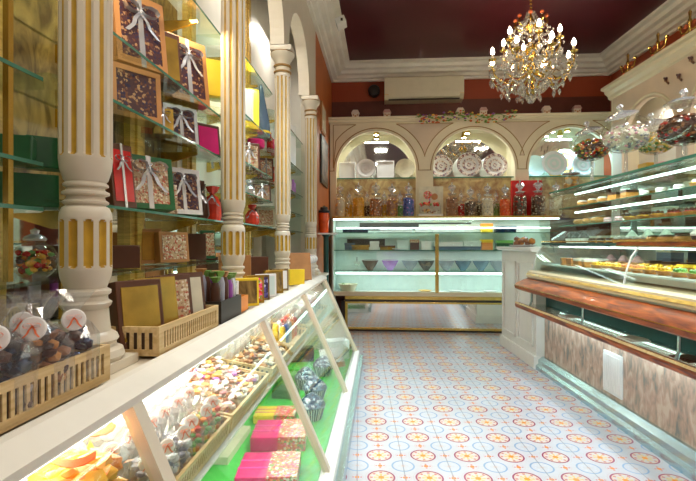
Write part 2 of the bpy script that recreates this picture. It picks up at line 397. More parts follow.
# left arcade + columns
CQ = [.97, 1.985, 3.015, 4.05]; CP = -.65
def arch_plate(m, axis, lo, hi, ops, zb, zt, t0, t1, steps=28):
    """plate with round headed openings; ops = (centre, radius, springing height, bottom)"""
    def V(u, z, t): return (u, t, z) if axis == 'x' else (t, u, z)
    def seg(u0, u1, z0, z1):
        if axis == 'x': m.box(u0, u1, t0, t1, z0, z1)
        else: m.box(t0, t1, u0, u1, z0, z1)
    cur = lo
    for (c, r, zs, b0) in ops:
        if c-r > cur+1e-4: seg(cur, c-r, zb, zt)
        if b0 > zb: seg(c-r, c+r, zb, b0)
        pts = []
        for i in range(steps+1):
            a = pi-pi*i/steps; pts.append((c+r*cos(a), zs+r*sin(a)))
        for (u0, z0), (u1, z1) in zip(pts, pts[1:]):
            A = [m.bm.verts.new(V(*x)) for x in ((u0,z0,t0),(u1,z1,t0),(u1,zt,t0),(u0,zt,t0),(u0,z0,t1),(u1,z1,t1),(u1,zt,t1),(u0,zt,t1))]
            for f in ((0,1,2,3),(7,6,5,4),(0,4,5,1),(3,2,6,7)): m.bm.faces.new([A[k] for k in f])
            m._fin(A)
        cur = c+r
    if hi > cur: seg(cur, hi, zb, zt)
m = mb('white_cream')
cs = [-.045]+CQ
ops = [((a+b)/2, (b-a)/2-.075, 2.29, 2.29) for a, b in zip(cs, cs[1:])]
arch_plate(m, 'y', -.2, 4.36, ops, 2.29, HC-.002, -.72, -.628)
m.box(-.73,-.62,4.14,4.36,0,2.29)
arc = m.build('trim_4', smooth=False, fixn=False); struct(arc, L)
bm_ = bmesh.new(); bm_.from_mesh(arc.data); bmesh.ops.remove_doubles(bm_, verts=bm_.verts, dist=1e-5); bmesh.ops.recalc_face_normals(bm_, faces=bm_.faces); bm_.to_mesh(arc.data); bm_.free()
def fluted(m, r, z0, z1, nf, groove, depth, k=8, R0=None, vs=None):
    """fluted drum: gold grooves with round ends between cream fillets"""
    n = nf*k; cap = 2*pi*r/nf*groove*.5
    zs = [z0] + [z0+.004+cap*(1-cos(a)) for a in [pi/2*i/4 for i in range(5)]]
    zs += [z1-.004-cap*(1-cos(a)) for a in [pi/2*i/4 for i in range(4,-1,-1)]] + [z1]
    def hw(z):
        d = min(z-z0-.004, z1-.004-z)
        if d <= 0: return 0
        return groove*.5*(1 if d >= cap else sqrt(max(0, 1-((cap-d)/cap)**2)))
    rings = []
    for z in zs:
        row = []
        for i in range(n):
            f = ((i+.5) % k)/k-.5; w = hw(z)
            dd = depth*sqrt(max(0, 1-(f/w)**2)) if w > 0 and abs(f) < w else 0
            a = 2*pi*i/n; row.append(m.bm.verts.new(((r-dd)*cos(a), (r-dd)*sin(a), z)))
        rings.append(row)
    ci = m.mats.index('white_cream'); gi = m.mats.index('gold')
    for q, (A, B) in enumerate(zip(rings, rings[1:])):
        zm = (zs[q]+zs[q+1])/2
        for i in range(n):
            j = (i+1) % n; fc = m.bm.faces.new((A[i], A[j], B[j], B[i]))
            f = (((i+.5)+.5) % k)/k-.5
            fc.material_index = gi if abs(f) < hw(zm)*.98 else ci
def column(p, q, label):
    t = thing('column', label, 'column', L, p, q, .72, group='fluted columns along the left counter')
    H = .72
    m = mb('white_cream').box(-.078,.078,-.078,.078,0,.022,.003)
    m.lathe([(.072,.022),(.078,.032),(.074,.046),(.062,.052),(.060,.06),(.066,.068),(.062,.078),(.050,.086),(.045,.12),(.043,.135),(.050,.142),(.052,.149),(.044,.155),(.043,.163),(.050,.169),(.050,.176),(.040,.182)], 32)
    m.build('base', t, True)
    m = mb('white_cream'); m.lathe([(.040,.178),(.043,.186),(.050,.205),(.052,.222)], 32)
    m.use('gold').use('white_cream'); fluted(m, .052, .222, .335, 11, .52, .007); m.lathe([(.052,.335),(.051,.345),(.047,.356),(.042,.360)], 32); m.build('drum', t, True)
    m = mb('white_cream'); m.lathe([(.041,.356),(.039,.362),(.045,.366),(.046,.370),(.039,.375),(.037,.382),(.047,.386),(.047,.391),(.039,.395),(.037,.400),(.045,.404),(.045,.408),(.040,.413)], 32); m.build('collar', t, True)
    m = mb('white_cream'); m.lathe([(.039,.412),(.044,.418),(.051,.442),(.053,.462)], 32)
    m.use('gold').use('white_cream'); fluted(m, .053, .462, 1.38, 11, .50, .007); m.build('shaft', t, True)
    m = mb('white_cream').lathe([(.054,1.38),(.050,1.385),(.050,1.40)], 32).use('mould').lathe([(.050,1.40),(.057,1.404),(.057,1.412),(.050,1.416)], 32).use('white_cream').lathe([(.048,1.416),(.048,1.44)], 32)
    m.use('mould').lathe([(.050,1.44),(.058,1.444),(.058,1.452),(.050,1.456)], 32).use('white_cream').lathe([(.048,1.456),(.050,1.47),(.066,1.50),(.078,1.515),(.080,1.53)], 32).use('mould').lathe([(.075,1.53),(.077,1.537)], 32).use('white_cream').box(-.072,.072,-.072,.072,1.537,1.568,.003)
    m.build('capital', t, True)
    return t
for q, p, lb in zip(CQ, (-.65, -.652, -.655, -.625), ('large fluted cream and gold column nearest the viewer on the left','second fluted cream and gold column, beside the amber gift books','third fluted cream column, thinner looking, under a full arch','farthest fluted cream column before the orange wall')):
    column(p, q, lb)
# ------------------------------------------------------------------ left wall cabinet with mirror back and glass shelves
t = thing('wall_cabinet', 'golden wall cabinet with mirror back and glass shelves behind the columns', 'cabinet', L, -.9, 2, .74)
m = mb('mirror').box(-.025,-.012,-2.15,2.34,0,.37); m.build('mirror', t)
m = mb('yfabric').box(-.025,-.012,-2.15,-.0,.37,1.3); m.build('back_panel', t)
m = mb('ivory').box(-.025,-.012,-2.15,2.34,1.3,2.4).box(-.025,-.012,0,2.34,.37,1.3); m.build('upper_back_panel', t)
for q in (-.15, .98, 1.62, 2.1, 3.03):
    mb('goldwood').box(-.012,.012,q-2-.05,q-2+.05,0,2.2).box(.012,.022,q-2-.02,q-2+.02,0,2.2).build('upright', t)
mb('ivory').box(-.012, .2, 2.30, 2.32, 0, 2.3).build('end_panel', t)
SH = [(-.15,.98,(1.075,1.17,1.35,1.62,1.9)), (.98,2.1,(1.10,1.385,1.565,1.93)), (2.1,3.03,(1.105,1.27,1.43,1.68,1.98)), (3.03,4.28,(1.10,1.25,1.42,1.64,1.9))]
for q0, q1, hs in SH:
    for h in hs:
        z = h-.74; a, b = q0-2+.006, q1-2-.006
        m = mb('gglass'); front = .185
        poly = [(-.012,a),(.15,a),(front,a+.05),(front,b-.05),(.15,b),(-.012,b)]
        m.extr(poly, 'z', z-.008, z)
        s_ = m.build('shelf', t)
        mb('gedge').box(front,front+.0015,a+.05,b-.05,z-.008,z).build('shelf_edge', s_)
    for q in (q0+.25, q1-.25):
        for h in hs: mb('brass').extr([(-.012,h-.74-.06),(.0,h-.74-.06),(.14,h-.74-.02),(.14,h-.74-.009),(-.012,h-.74-.009)], 'y', q-2-.005, q-2+.005).build('bracket', t)
mb('brass').box(.172,.184,L.q(9,-.72)-2.006,L.q(9,-.72)-1.994,.185,2.2).build('brass_post', t)
mb('gglass').box(-.01,.185,-1.45,.08,.172,.18).build('low_shelf', t)
[mb('brass').box(.172,.18,y_,y_+.01,-.018,.172).build('shelf_leg', t) for y_ in (-1.44,.06,-.5)]
# ------------------------------------------------------------------ left display counter
QE = 3.82
t = thing('display_counter', 'long cream display counter with sloping glass front and green base shelf', 'counter', L, -.5, 1.5, 0)
def lq(q): return q-1.5
m = mb('white_cream').box(-.42,.0,lq(-.3),lq(4.34),.70,.72,.003); m.box(-.42,-.02,lq(QE),lq(4.34),0,.70); m.build('countertop', t)
m = mb('ivory').extr([(-.0,.69),(.03,.69),(.045,.70),(.045,.715),(.03,.722),(.0,.735),(-.02,.735),(-.02,.69)], 'y', lq(-.3), lq(QE)); m.build('front_rail', t)
mb('white_cream').box(-.035,-.022,lq(-.3),lq(QE),.72,.728,.003).build('raised_step', t)
m = mb('steel').box(.30,.35,lq(-.3),lq(QE),0,.075,.008); m.use('white').box(.262,.32,lq(-.3),lq(QE),.05,.115,.012); m.build('kerb', t)
mb('white').box(-.42,.30,lq(-.3),lq(QE),0,.05).build('plinth', t)
mb('green').box(-.42,.262,lq(-.3),lq(QE),.05,.115).build('base_shelf', t)
mb('white').box(-.42,-.40,lq(-.3),lq(QE),.115,.70).build('back_lining', t)
mb('white').extr([(-.40,.505),(.062,.4225),(.062,.4285),(-.40,.512)], 'y', lq(-.3), lq(QE-.03)).build('tray_shelf', t)
for q in (-.12, .83, 1.78, 2.73, 3.78):
    m = mb('white_cream'); m.extr([(.018,.70),(.045,.70),(.302,.115),(.275,.115)], 'y', lq(q)-.017, lq(q)+.017); m.build('post', t)
for a, b in ((-.10,.81),(.85,1.76),(1.80,2.71),(2.75,3.76)):
    m = mb('glass'); m.extr([(.028,.69),(.033,.69),(.285,.12),(.280,.12)], 'y', lq(a), lq(b)); m.build('glass_pane', t)
for q in (.83, 1.78, 2.73): mb('glass').extr([(-.4,.13),(.26,.13),(.02,.69),(-.4,.69)], 'y', lq(q)-.003, lq(q)+.003).build('glass_divider', t)
mb('ivory').extr([(-.4,.0),(.33,.0),(.30,.115),(.03,.70),(-.4,.70)], 'y', lq(QE)-.02, lq(QE)).build('end_panel', t)
mb('tubew').lathe([(.006,0),(.006,2.85)], 10, T=Matrix.Translation((.035,lq(.9),.408))@Matrix.Rotation(-pi/2,4,'X')).build('added_lower_tube', t)  # tube added to brighten the green base shelf
mb('tubew').lathe([(.008,0),(.008,4.0)], 10, T=Matrix.Translation((-.02,lq(-.25),.665))@Matrix.Rotation(-pi/2,4,'X')).build('light_tube', t)
# ------------------------------------------------------------------ reusable kinds
def ribbon_bow(m, c, s, T=None):
    x, y, z = c
    for sg in (-1, 1):
        pts = []
        for i in range(9):
            a = pi*2*i/8; pts.append((x+sg*s*(.55-.5*cos(a)), y-s*.25*abs(sin(a/2)), z+s*.33*sin(a)+s*.15))
        g = [[(px_, py_-s*.16, pz_) for px_, py_, pz_ in pts], [(px_, py_+s*.16, pz_) for px_, py_, pz_ in pts]]
        m.sheet(g, T=T)
        pts = [(x, z), (x+sg*s*.35, z-s*.45), (x+sg*s*.5, z-s*.9), (x+sg*s*.95, z-s*1.4)]
        m.sheet([[(a-s*.13, y-s*.08-.002*i, b) for i, (a, b) in enumerate(pts)], [(a+s*.13, y-s*.05-.002*i, b) for i, (a, b) in enumerate(pts)]], T=T)
    m.ico((x, y-s*.08, z), s*.13, 1, T=T)
def gift_box(w, d, h, body, win, rib, label, fr, p, q, hh, rot, lean=.12, bowz=.75, name='gift_box', cat='gift box', group=None, frame=None):
    t = thing(name, label, cat, fr, p, q, hh, rot, group)
    T = Matrix.Rotation(-lean, 4, 'X')
    lift = Matrix.Translation((0, 0, d*.5*sin(abs(lean))+.001)) @ T
    m = mb(body); m.box(-w/2, w/2, -d/2, d/2, 0, h, .003, T=lift); m.build('carton', t)
    if win:
        m = mb(win); m.box(-w*.4, w*.4, -d/2-.002, -d/2+.003, h*.1, h*.9, T=lift); m.build('window', t)
        if frame:
            m = mb(frame)
            for a in ((-w*.5,-w*.4,0,h),(w*.4,w*.5,0,h),(-w*.4,w*.4,0,h*.1),(-w*.4,w*.4,h*.9,h)): m.box(a[0],a[1],-d/2-.004,-d/2-.0005,a[2],a[3],T=lift)
            m.build('border', t)
    if rib:
        m = mb(rib); e = .003
        b = w*.05
        m.box(-b, b, -d/2-.0045, -d/2-.002, 0, h, T=lift); m.box(-b,b,-d/2-.003,d/2+.003,h,h+.002,T=lift)
        ribbon_bow(m, (0, -d/2-.004, h*bowz), w*.33, T=lift); m.build('ribbon', t)
    return t
def cluster(m, n, rx, ry, z0, z1, size, keys, T=None, shape=None, sub=1):
    for i in range(n):
        for _ in range(30):
            x, y = random.uniform(-1, 1), random.uniform(-1, 1)
            if shape == 'box' or x*x+y*y < 1: break
        z = random.uniform(z0, z1); k = random.choice(keys); m.use(k)
        s = size*random.uniform(.75, 1.25)
        sc = (1, random.uniform(.6, 1), random.uniform(.6, 1))
        m.ico((x*rx, y*ry, z), s, sub, sc, T)
BAGS = {}
def candy_bag(kind, fr, p, q, h, rot, label, group, scale=1, tag=True):
    """cellophane bag gathered at the neck, sweets inside, round white tag with an orange ribbon"""
    sc = (scale,)*3
    if kind in BAGS: return dup(BAGS[kind], fr, p, q, h, rot, label, group, sc)
    keys = {'dark': ['navy','choc','dark','navy','brown','silver'], 'nuts': ['almond','choc','pastry'], 'mixed': ['candyy','berry','candyb','pale'], 'white': ['white','pale','icing','candyp'], 'fruit': ['red','orangeb','yellow','candyg'], 'grey': ['pale','grey','plate']}[kind]
    t = thing('candy_bag', label, 'bag of sweets', fr, p, q, h, rot, group)
    m = MB(); cluster(m, 44, .030, .022, .012, .092, .011, keys); o = m.build('sweets', t, True); o['kind'] = 'stuff'
    m = mb('frost' if kind == 'white' else 'film'); m.lathe([(.030,.0),(.038,.01),(.042,.04),(.040,.08),(.028,.10),(.012,.112),(.009,.118),(.020,.135),(.034,.155)], 14, wob=.08, cap=False)
    m.build('film', t, False)
    if tag:
        m = mb('paper'); T = Matrix.Translation((0,-.043,.112)) @ Matrix.Rotation(radians(78), 4, 'X')
        m.lathe([(0,0),(.0155,0),(.0175,.002),(.0155,.004),(0,.004)], 20, T=T)
        tg = m.build('tag', t)
        m = mb('ribbon')
        ribbon_bow(m, (.0,-.049,.116), .0105); m.build('bow', t)
    t.scale = sc; BAGS[kind] = t
    return t
def crate(w, d, h, label, fr, p, q, hh, rot=0, tiltx=0, name='crate', th=.008, slots=None, group=None, side='x', dip=True):
    """pale wooden tray with a slotted long side (facing -y)"""
    t = thing(name, label, 'crate', fr, p, q, hh, rot, group)
    T = Matrix.Rotation(tiltx, 4, 'X')
    m = mb('crate').box(-w/2,w/2,-d/2,d/2,0,.006,T=T); m.build('bottom', t)
    n = int(w/.016)
    for nm, y0, y1 in (('front_board', -d/2, -d/2+th), ('back_board', d/2-th, d/2)):
        m = mb('crate')
        m.box(-w/2,w/2,y0,y1,.004,h*.22,T=T); m.box(-w/2,w/2,y0,y1,h*.80,h,T=T); m.box(-w/2,-w/2+.02,y0,y1,h*.22,h*.8,T=T); m.box(w/2-.02,w/2,y0,y1,h*.22,h*.8,T=T)
        x = -w/2+.02; st = (w-.04)/n
        for i in range(n): m.box(x+i*st, x+i*st+st*.5, y0+.001, y1-.001, h*.22, h*.8, T=T)
        m.use('slot').box(-w/2+.009,w/2-.009,(y0+th*.55 if y0 < 0 else y0+.001),(y1-.001 if y0 < 0 else y0+th*.45),h*.2,h*.82,T=T)
        m.build(nm, t)
    for x0, x1 in ((-w/2, -w/2+th), (w/2-th, w/2)):
        m = mb('crate'); m.box(x0,x1,-d/2+th,d/2-th,.004,h*.22,T=T); m.box(x0,x1,-d/2+th,d/2-th,h*.8,h,T=T)
        k = max(2, int(d/.02)); st = (d-2*th)/k
        for i in range(k): m.box(x0+.001,x1-.001,-d/2+th+i*st,-d/2+th+i*st+st*.5,h*.2,h*.82,T=T)
        m.use('slot').box((x0+x1)/2-.0005,(x0+x1)/2+.0005,-d/2+th,d/2-th,h*.2,h*.82,T=T)
        m.build('end_board', t)
    return t
# ------------------------------------------------------------------ goods on the left wall shelves
SPT = .803
def shelf_gift(u, h, w, d, hh, body, win, rib, label, rot=40, lean=.14, frame=None, p=-.795, bowz=.75, name='gift_box'):
    if win and rot > 30: rot += 17; d *= 1.25; w = min(w, .175)
    return gift_box(w, d, hh, body, win, rib, label, L, p, L.q(u, p), h+.001, radians(rot), lean, bowz, name, 'gift box', None, frame)
shelf_gift(140, 1.565, .19, .035, .25, 'tan', 'choco', 'silver', 'large chocolate box with silver bow, upper shelf nearest the big column', 42, frame='tan')
shelf_gift(188, 1.565, .21, .04, .27, 'tan', 'choco', 'silver', 'large brown framed chocolate box with silver bow beside the yellow cartons', 40, frame='tan')
shelf_gift(133, 1.385, .16, .05, .165, 'tan', 'choco', None, 'brown box with dark chocolates window and no ribbon on middle shelf', 38, .08, frame='tan')
shelf_gift(180, 1.385, .14, .03, .15, 'brown', 'choco', 'silver', 'small dark box crossed with white ribbon on middle shelf', 35, frame='silver')
shelf_gift(207, 1.385, .12, .04, .15, 'brown', 'magenta', None, 'black and magenta carton on middle shelf beside second column', 35)
shelf_gift(122, 1.10, .08, .03, .20, 'brown', 'berry', 'silver', 'tall narrow dark red packet on green shelf beside big column', 50)
shelf_gift(163, 1.385, .07, .04, .10, 'goldcard', None, 'silver', 'small gold box between the two dark ribboned boxes', 35)
shelf_gift(164, 1.10, .09, .04, .11, 'nuts', None, 'silver', 'small patterned box between the two dark green gift boxes', 35)
shelf_gift(165, 1.565, .10, .06, .20, 'brown', 'goldcard', None, 'dark brown box with gold panel between the large chocolate boxes', 35)
shelf_gift(146, 1.10, .17, .06, .18, 'greenbox', 'nuts', 'silver', 'dark green gift box with sweets window and large silver bow', 38, .16, frame='greenbox')
shelf_gift(181, 1.10, .15, .055, .185, 'greenbox', 'choco', 'silver', 'dark green gift box with silver ribbon beside the red wrapped packets', 38, .16, frame='silver')
shelf_gift(122, .92, .10, .06, .07, 'brown', None, None, 'low plain brown carton on the low glass shelf', 30, .02, name='carton')
shelf_gift(172, .92, .12, .04, .115, 'tan', 'nuts', None, 'tan picture carton leaning on the low glass shelf under the green boxes', 38, .12)
shelf_gift(30, 1.075, .11, .05, .075, 'greenbox', None, None, 'dark green carton on the lowest shelf left of the big column', 40, .1, name='carton')
shelf_gift(46, 1.17, .08, .04, .075, 'greenbox', None, None, 'tall dark green carton left of the big column', 40, .12, name='carton')
shelf_gift(18, 1.17, .06, .04, .06, 'greenbox', None, None, 'dark green carton at the left edge of the picture', 25, .1, name='carton')
shelf_gift(212, 1.68+.001, .12, .09, .17, 'yellow', None, None, 'bright yellow carton high beside the second column, nearer one', 30, .02, name='carton', p=-.80)
shelf_gift(249, 1.68, .11, .06, .24, 'yellow', None, None, 'bright yellow tall carton in the second bay beside the blue vase', 30, .02, name='carton')
BAYN = {1.10:'lowest glass shelf', 1.385:'second glass shelf', 1.565:'third glass shelf', 1.105:'lowest shelf of the second bay', 1.27:'low shelf of the second bay', 1.43:'middle shelf of the second bay', .92:'low riser shelf'}
for u, h, w, hh, k, wn, c in ((150,1.385,.09,.15,'brown','berry','dark red fronted'),(196,1.385,.07,.15,'goldcard',None,'plain gold'),(218,1.385,.08,.12,'silver','nuts','silver edged'),
        (132,1.10,.07,.14,'brown','nuts','narrow brown'),(171,1.10,.06,.20,'brown','choc','tall dark'),(196,1.10,.08,.19,'brown','floral','tall flowered'),(219,1.10,.08,.15,'red','choco','small red'),
        (150,.92,.08,.13,'tan','goldcard','tan and gold'),(196,.92,.09,.12,'brown',None,'plain dark'),(208,.92,.07,.14,'greenbox','nuts','green edged'),
        (256,1.43,.07,.13,'silver','blue_print','violet printed'),(258,1.27,.07,.13,'brown','floral','red flowered'),(257,1.105,.06,.14,'tan','choco','tan edged'),(246,1.43,.06,.16,'lilac','choco','lilac')):
    p_ = -.862
    if h == 1.565: continue
    gift_box(w,.03,hh,k,wn,None,f"{c} box at the back of the {BAYN[h]}",L,p_,L.q(u,p_),h+.001,radians(45),.06,.75,'gift_box','gift box')
# red wrapped packets
def packet(label, u, h, w, z, key, rot=20, p=-.80):
    t = thing('wrapped_packet', label, 'wrapped gift', L, p, L.q(u, p), h+.001, radians(rot), 'film wrapped packets on the left shelves')
    m = mb(key); m.lathe([(w*.42,0),(w*.5,z*.15),(w*.48,z*.5),(w*.30,z*.7),(w*.10,z*.78)], 12, wob=.12); m.build('pack', t)
    m = mb(key); m.lathe([(w*.08,z*.76),(w*.22,z*.85),(w*.35,z)], 12, wob=.25, cap=False); m.build('ruffle', t)
    m = mb('silver'); ribbon_bow(m, (0,-w*.3,z*.72), w*.4); m.build('bow', t)
packet('red film wrapped packet left of the second column, nearest one', 200, 1.10, .075, .16, 'choc')
packet('bright red film wrapped packet with bow, beside the second column', 212, 1.10, .085, .165, 'red')
packet('red film wrapped packet right of the second column on lower shelf', 252, 1.105, .085, .13, 'red')
packet('silver film wrapped packet on the second bay middle shelf', 249, 1.27, .08, .11, 'silver')
packet('red packet on the upper small shelf right of the printed bag', 273, 1.43, .07, .13, 'red')
packet('pearl film wrapped packet beside the second column on middle shelf', 226, 1.385, .07, .14, 'silver')
# bay two and three
shelf_gift(249, 1.43, .13, .03, .17, 'brown', 'nuts', 'silver', 'mauve and brown gift box with bow under the blue vase', 30, .1)
shelf_gift(266, 1.43, .10, .03, .15, 'tan', 'nuts', 'silver', 'flat framed gift box leaning behind the third column', 30, .1, frame='brown')
shelf_gift(262, 1.27, .12, .03, .12, 'brown', 'nuts', 'silver', 'flat brown gift box leaning on the third bay shelf', 25, .2)
shelf_gift(266, 1.105, .12, .03, .13, 'pale', 'nuts', None, 'pale flat picture box leaning on the lower shelf near third column', 25, .2)
m = mb('magenta').lathe([(.05,0),(.055,.01),(.055,.045),(.05,.05)], 24); single(m.build('round_tin', None, True), 'round magenta tin on shelf under the blue vase', 'tin', L, -.79, L.q(256, -.79), 1.601, 0)
# slate blue tall vase on the top shelf
t = thing('tall_vase', 'slate blue pointed ceramic vase with yellow band on upper shelf', 'vase', L, -.79, L.q(261, -.79), 1.681)
m = mb('vase').lathe([(.05,0),(.062,.02),(.058,.10),(.035,.22),(.012,.34),(.004,.36)], 28); m.build('body', t, True)
mb('yellow').lathe([(.0625,.035),(.063,.045),(.0622,.05)], 28, cap=False).build('band', t, True)
m = mb('white').extr([(-.05,0),(.05,0),(.035,.16),(-.03,.17)], 'y', -.01, .01, T=Matrix.Rotation(.1,4,'Y')); single(m.build('greeting_card'), 'lilac white card standing beside the yellow tall carton', 'card', L, -.755, L.q(244, -.755), 1.682, radians(40))
for i, (u, h, key, hh) in enumerate(((270,1.64,'berry',.14),(274,1.64,'magenta',.12),(278,1.64,'berry',.11))):
    m = mb(key).lathe([(.02,0),(.024,.01),(.024,hh*.7),(.01,hh*.8),(.01,hh*.95),(.013,hh)], 16)
    single(m.build('small_bottle', None, True), ['tall pinkish red bottle left of the third column','short magenta bottle, middle of the trio near third column','short red bottle nearest the third column'][i], 'bottle', L, -.79, max(3.06, L.q(u,-.79)), h+.001, 0, 'red bottles on the far upper shelf')
for i, u in enumerate((293, 297, 301)):
    m = mb(('grey','pale','lilac')[i]).lathe([(.022,0),(.026,.01),(.026,.10),(.012,.12),(.012,.14)], 14)
    single(m.build('small_bottle', None, True), ['grey bottle beside the fourth column on a small shelf','pale bottle between two others near the fourth column','lilac bottle closest to the fourth column'][i], 'bottle', L, -.78, 3.62+.2*i, 1.421, 0, 'bottles on the farthest bay shelf')
m = mb('white').box(-.16,.16,-.012,.012,0,.34); single(m.build('poster_board'), 'blank lilac white board standing in the farthest bay', 'board', L, -.80, 3.7, 1.643, radians(65))
# jar on the low shelf (left), put in for a jar's reflection in the mirror
t = thing('candy_jar', 'round glass jar standing in for a mirrored jar of sweets, left of the big column', 'jar', L, -.79, L.q(35,-.79), .921)
m = mb('jar').lathe([(.025,0),(.045,.02),(.048,.045),(.036,.07),(.02,.08),(.02,.086)], 24, cap=False); m.build('bowl', t, True)
m = MB(); cluster(m, 70, .033,.033,.016,.058,.009, ['berry','candyy','choc','candyg','candyo']); o = m.build('sweets', t, True); o['kind'] = 'stuff'
mb('silver').lathe([(.022,.084),(.024,.088),(.020,.094),(.008,.10),(.010,.108),(0,.114)], 20).build('lid', t, True)
# ------------------------------------------------------------------ goods on the counter
crate(.52, .135, .07, 'pale slotted wooden crate full of tagged sweet bags, nearest the viewer', L, -.607, .62, .7285, pi/2)
def tag_label(i, extra): return extra
spots_ = [(-.565,.42,'dark'),(-.565,.50,'dark'),(-.565,.585,'dark'),(-.565,.665,'dark'),(-.565,.745,'nuts'),(-.568,.825,'dark'),
          (-.645,.46,'dark'),(-.645,.545,'dark'),(-.645,.63,'nuts'),(-.645,.71,'dark'),(-.645,.79,'nuts')]
spots_ = [(p+(.012 if p < -.6 else -.012), q, k) for p, q, k in spots_]
rows = ['front','back']
for i, (p, q, k) in enumerate(spots_):
    r_ = 'front' if p > -.6 else 'back'; idx = (i if r_ == 'front' else i-6)
    n = 6 if r_ == 'front' else 5
    lb = f"tagged bag of {'brown nuts' if k=='nuts' else 'dark wrapped sweets'}, {ORD[n-1-idx]} from the big column, {r_} row of crate"
    candy_bag(k, L, p, q, .737, radians(30+random.uniform(-12,12)), lb, 'tagged sweet bags in the nearest crate', 1.12)
crate(.40, .15, .07, 'pale slotted wooden crate holding gold gift bags on the counter', L, -.605, 1.265, .7285, pi/2)
for i, (q, k, wn, lb) in enumerate(((1.115,'brown','goldcard','dark brown box with gold front, nearest in the gift crate'),(1.20,'goldcard','goldcard','gold foil box leaning in crate behind the dark brown one'),(1.30,'brown','nuts','brown box with clear nut window, middle of the gift crate'),(1.40,'brown','pale','brown box with pale silvery window, last in the gift crate'))):
    gift_box(.12,.04,.165,k,wn,None,lb,L,-.605,q,.737,radians(58),.16,.7,'gift_box','gift box','gift boxes in the crate',None)
# dark box of violet wrapped sticks
t = thing('display_box', 'dark open box packed with violet wrapped chocolate sticks', 'box', L, -.59, 1.615, .7285, pi/2)
m = mb('dark').box(-.11,.11,-.055,-.05,0,.075).box(-.11,.11,.05,.055,0,.075).box(-.11,-.105,-.05,.05,0,.075).box(.105,.11,-.05,.05,0,.075).box(-.11,.11,-.055,.055,0,.004); m.build('carton', t)
for i in range(5):
    for j in range(2):
        x, y = -.088+.043*i, -.026+.05*j; h = .165+random.uniform(-.015,.02)
        a = random.uniform(-.12,.12)
        m = mb(('choc','grey','brown','purple','silver')[(i+j) % 5]).lathe([(.010,.005),(.017,.03),(.018,h*.75),(.012,h*.88)], 10, c=(x,y,0), wob=.06)
        m.use(('leaf','tan','leaf')[(i*2+j) % 3]).lathe([(.008,h*.86),(.016,h*.95),(.020,h)], 8, c=(x,y,0), wob=.25)
        m.build('wrapped_stick', t, True)
t = thing('display_box', 'open orange card box with small sachets beside the violet sticks', 'box', L, -.585, 1.80, .7285, pi/2)
mb('orangeb').box(-.05,.05,-.04,-.036,0,.06).box(-.05,.05,.036,.04,0,.06).box(-.05,-.046,-.036,.036,0,.06).box(.046,.05,-.036,.036,0,.06).box(-.05,.05,-.04,.04,0,.003).build('carton', t)
m = mb('paper'); [m.box(-.035+.02*i,-.02+.02*i,-.01,.0,.004,.10+.01*i) for i in range(3)]; m.use('grey').box(-.03,.03,.01,.025,.004,.12); m.build('sachets', t)
bk = [(1.93,'yellow','yfabric',.12,'amber yellow gift book nearest the second column'),(2.02,'goldcard','floral',.125,'gold and floral covered box, second of the row'),(2.12,'yfabric','blue_print',.12,'patterned yellow and violet box in the counter row'),
      (2.26,'paper','teal',.115,'pale turquoise box in the counter row'),(2.42,'goldcard','yfabric',.125,'gold edged brown box before the third column'),(2.56,'yfabric','paper',.125,'gold box with pale face near the third column')]
for q, a, b, h, lb in bk:
    gift_box(.10,.035,h,a,b,None,lb,L,-.575,q,.7285 if q<3 else .72,radians(35),.05,.7,'gift_box','gift box','upright boxes along the counter')
gift_box(.15,.03,.22,'tan',None,None,'tall tan board box behind the amber books',L,-.70,2.16,.72,radians(20),.05,name='carton',cat='box')
gift_box(.20,.10,.20,'brown',None,None,'large dark brown carton between second and third columns',L,-.76,2.62,.72,radians(20),.0,name='carton',cat='box')
gift_box(.16,.03,.20,'tan',None,None,'brown leaning folder at the foot of the fourth column',L,-.575,3.25,.7285,radians(25),.25,name='carton',cat='box')
gift_box(.10,.04,.10,'yellow',None,None,'small orange yellow carton beside the brown leaning folder',L,-.55,2.95,.7285,radians(25),.0,name='carton',cat='box')
for i in range(6):
    p, q = -.54-.05*(i % 2), 3.42+.06*i
    t = thing('lollipop', f"{('white','violet')[i%2]} dotted lollipop, {ORD[i]} of the bunch at the counter's far end", 'lollipop', L, p, q, .7285, radians(20), 'lollipops at the far end of the counter')
    mb('white').lathe([(.003,0),(.003,.12)], 8).build('stick', t)
    mb(('plate','lilac')[i % 2]).ico((0,0,.145), .032, 2).build('ball', t, True)
t = thing('open_box', 'small open counter box holding the lollipop bunch', 'box', L, -.60, 3.56, .72, 0)
mb('grey').box(-.10,-.005,-.19,.20,0,.05,.004).build('carton', t)
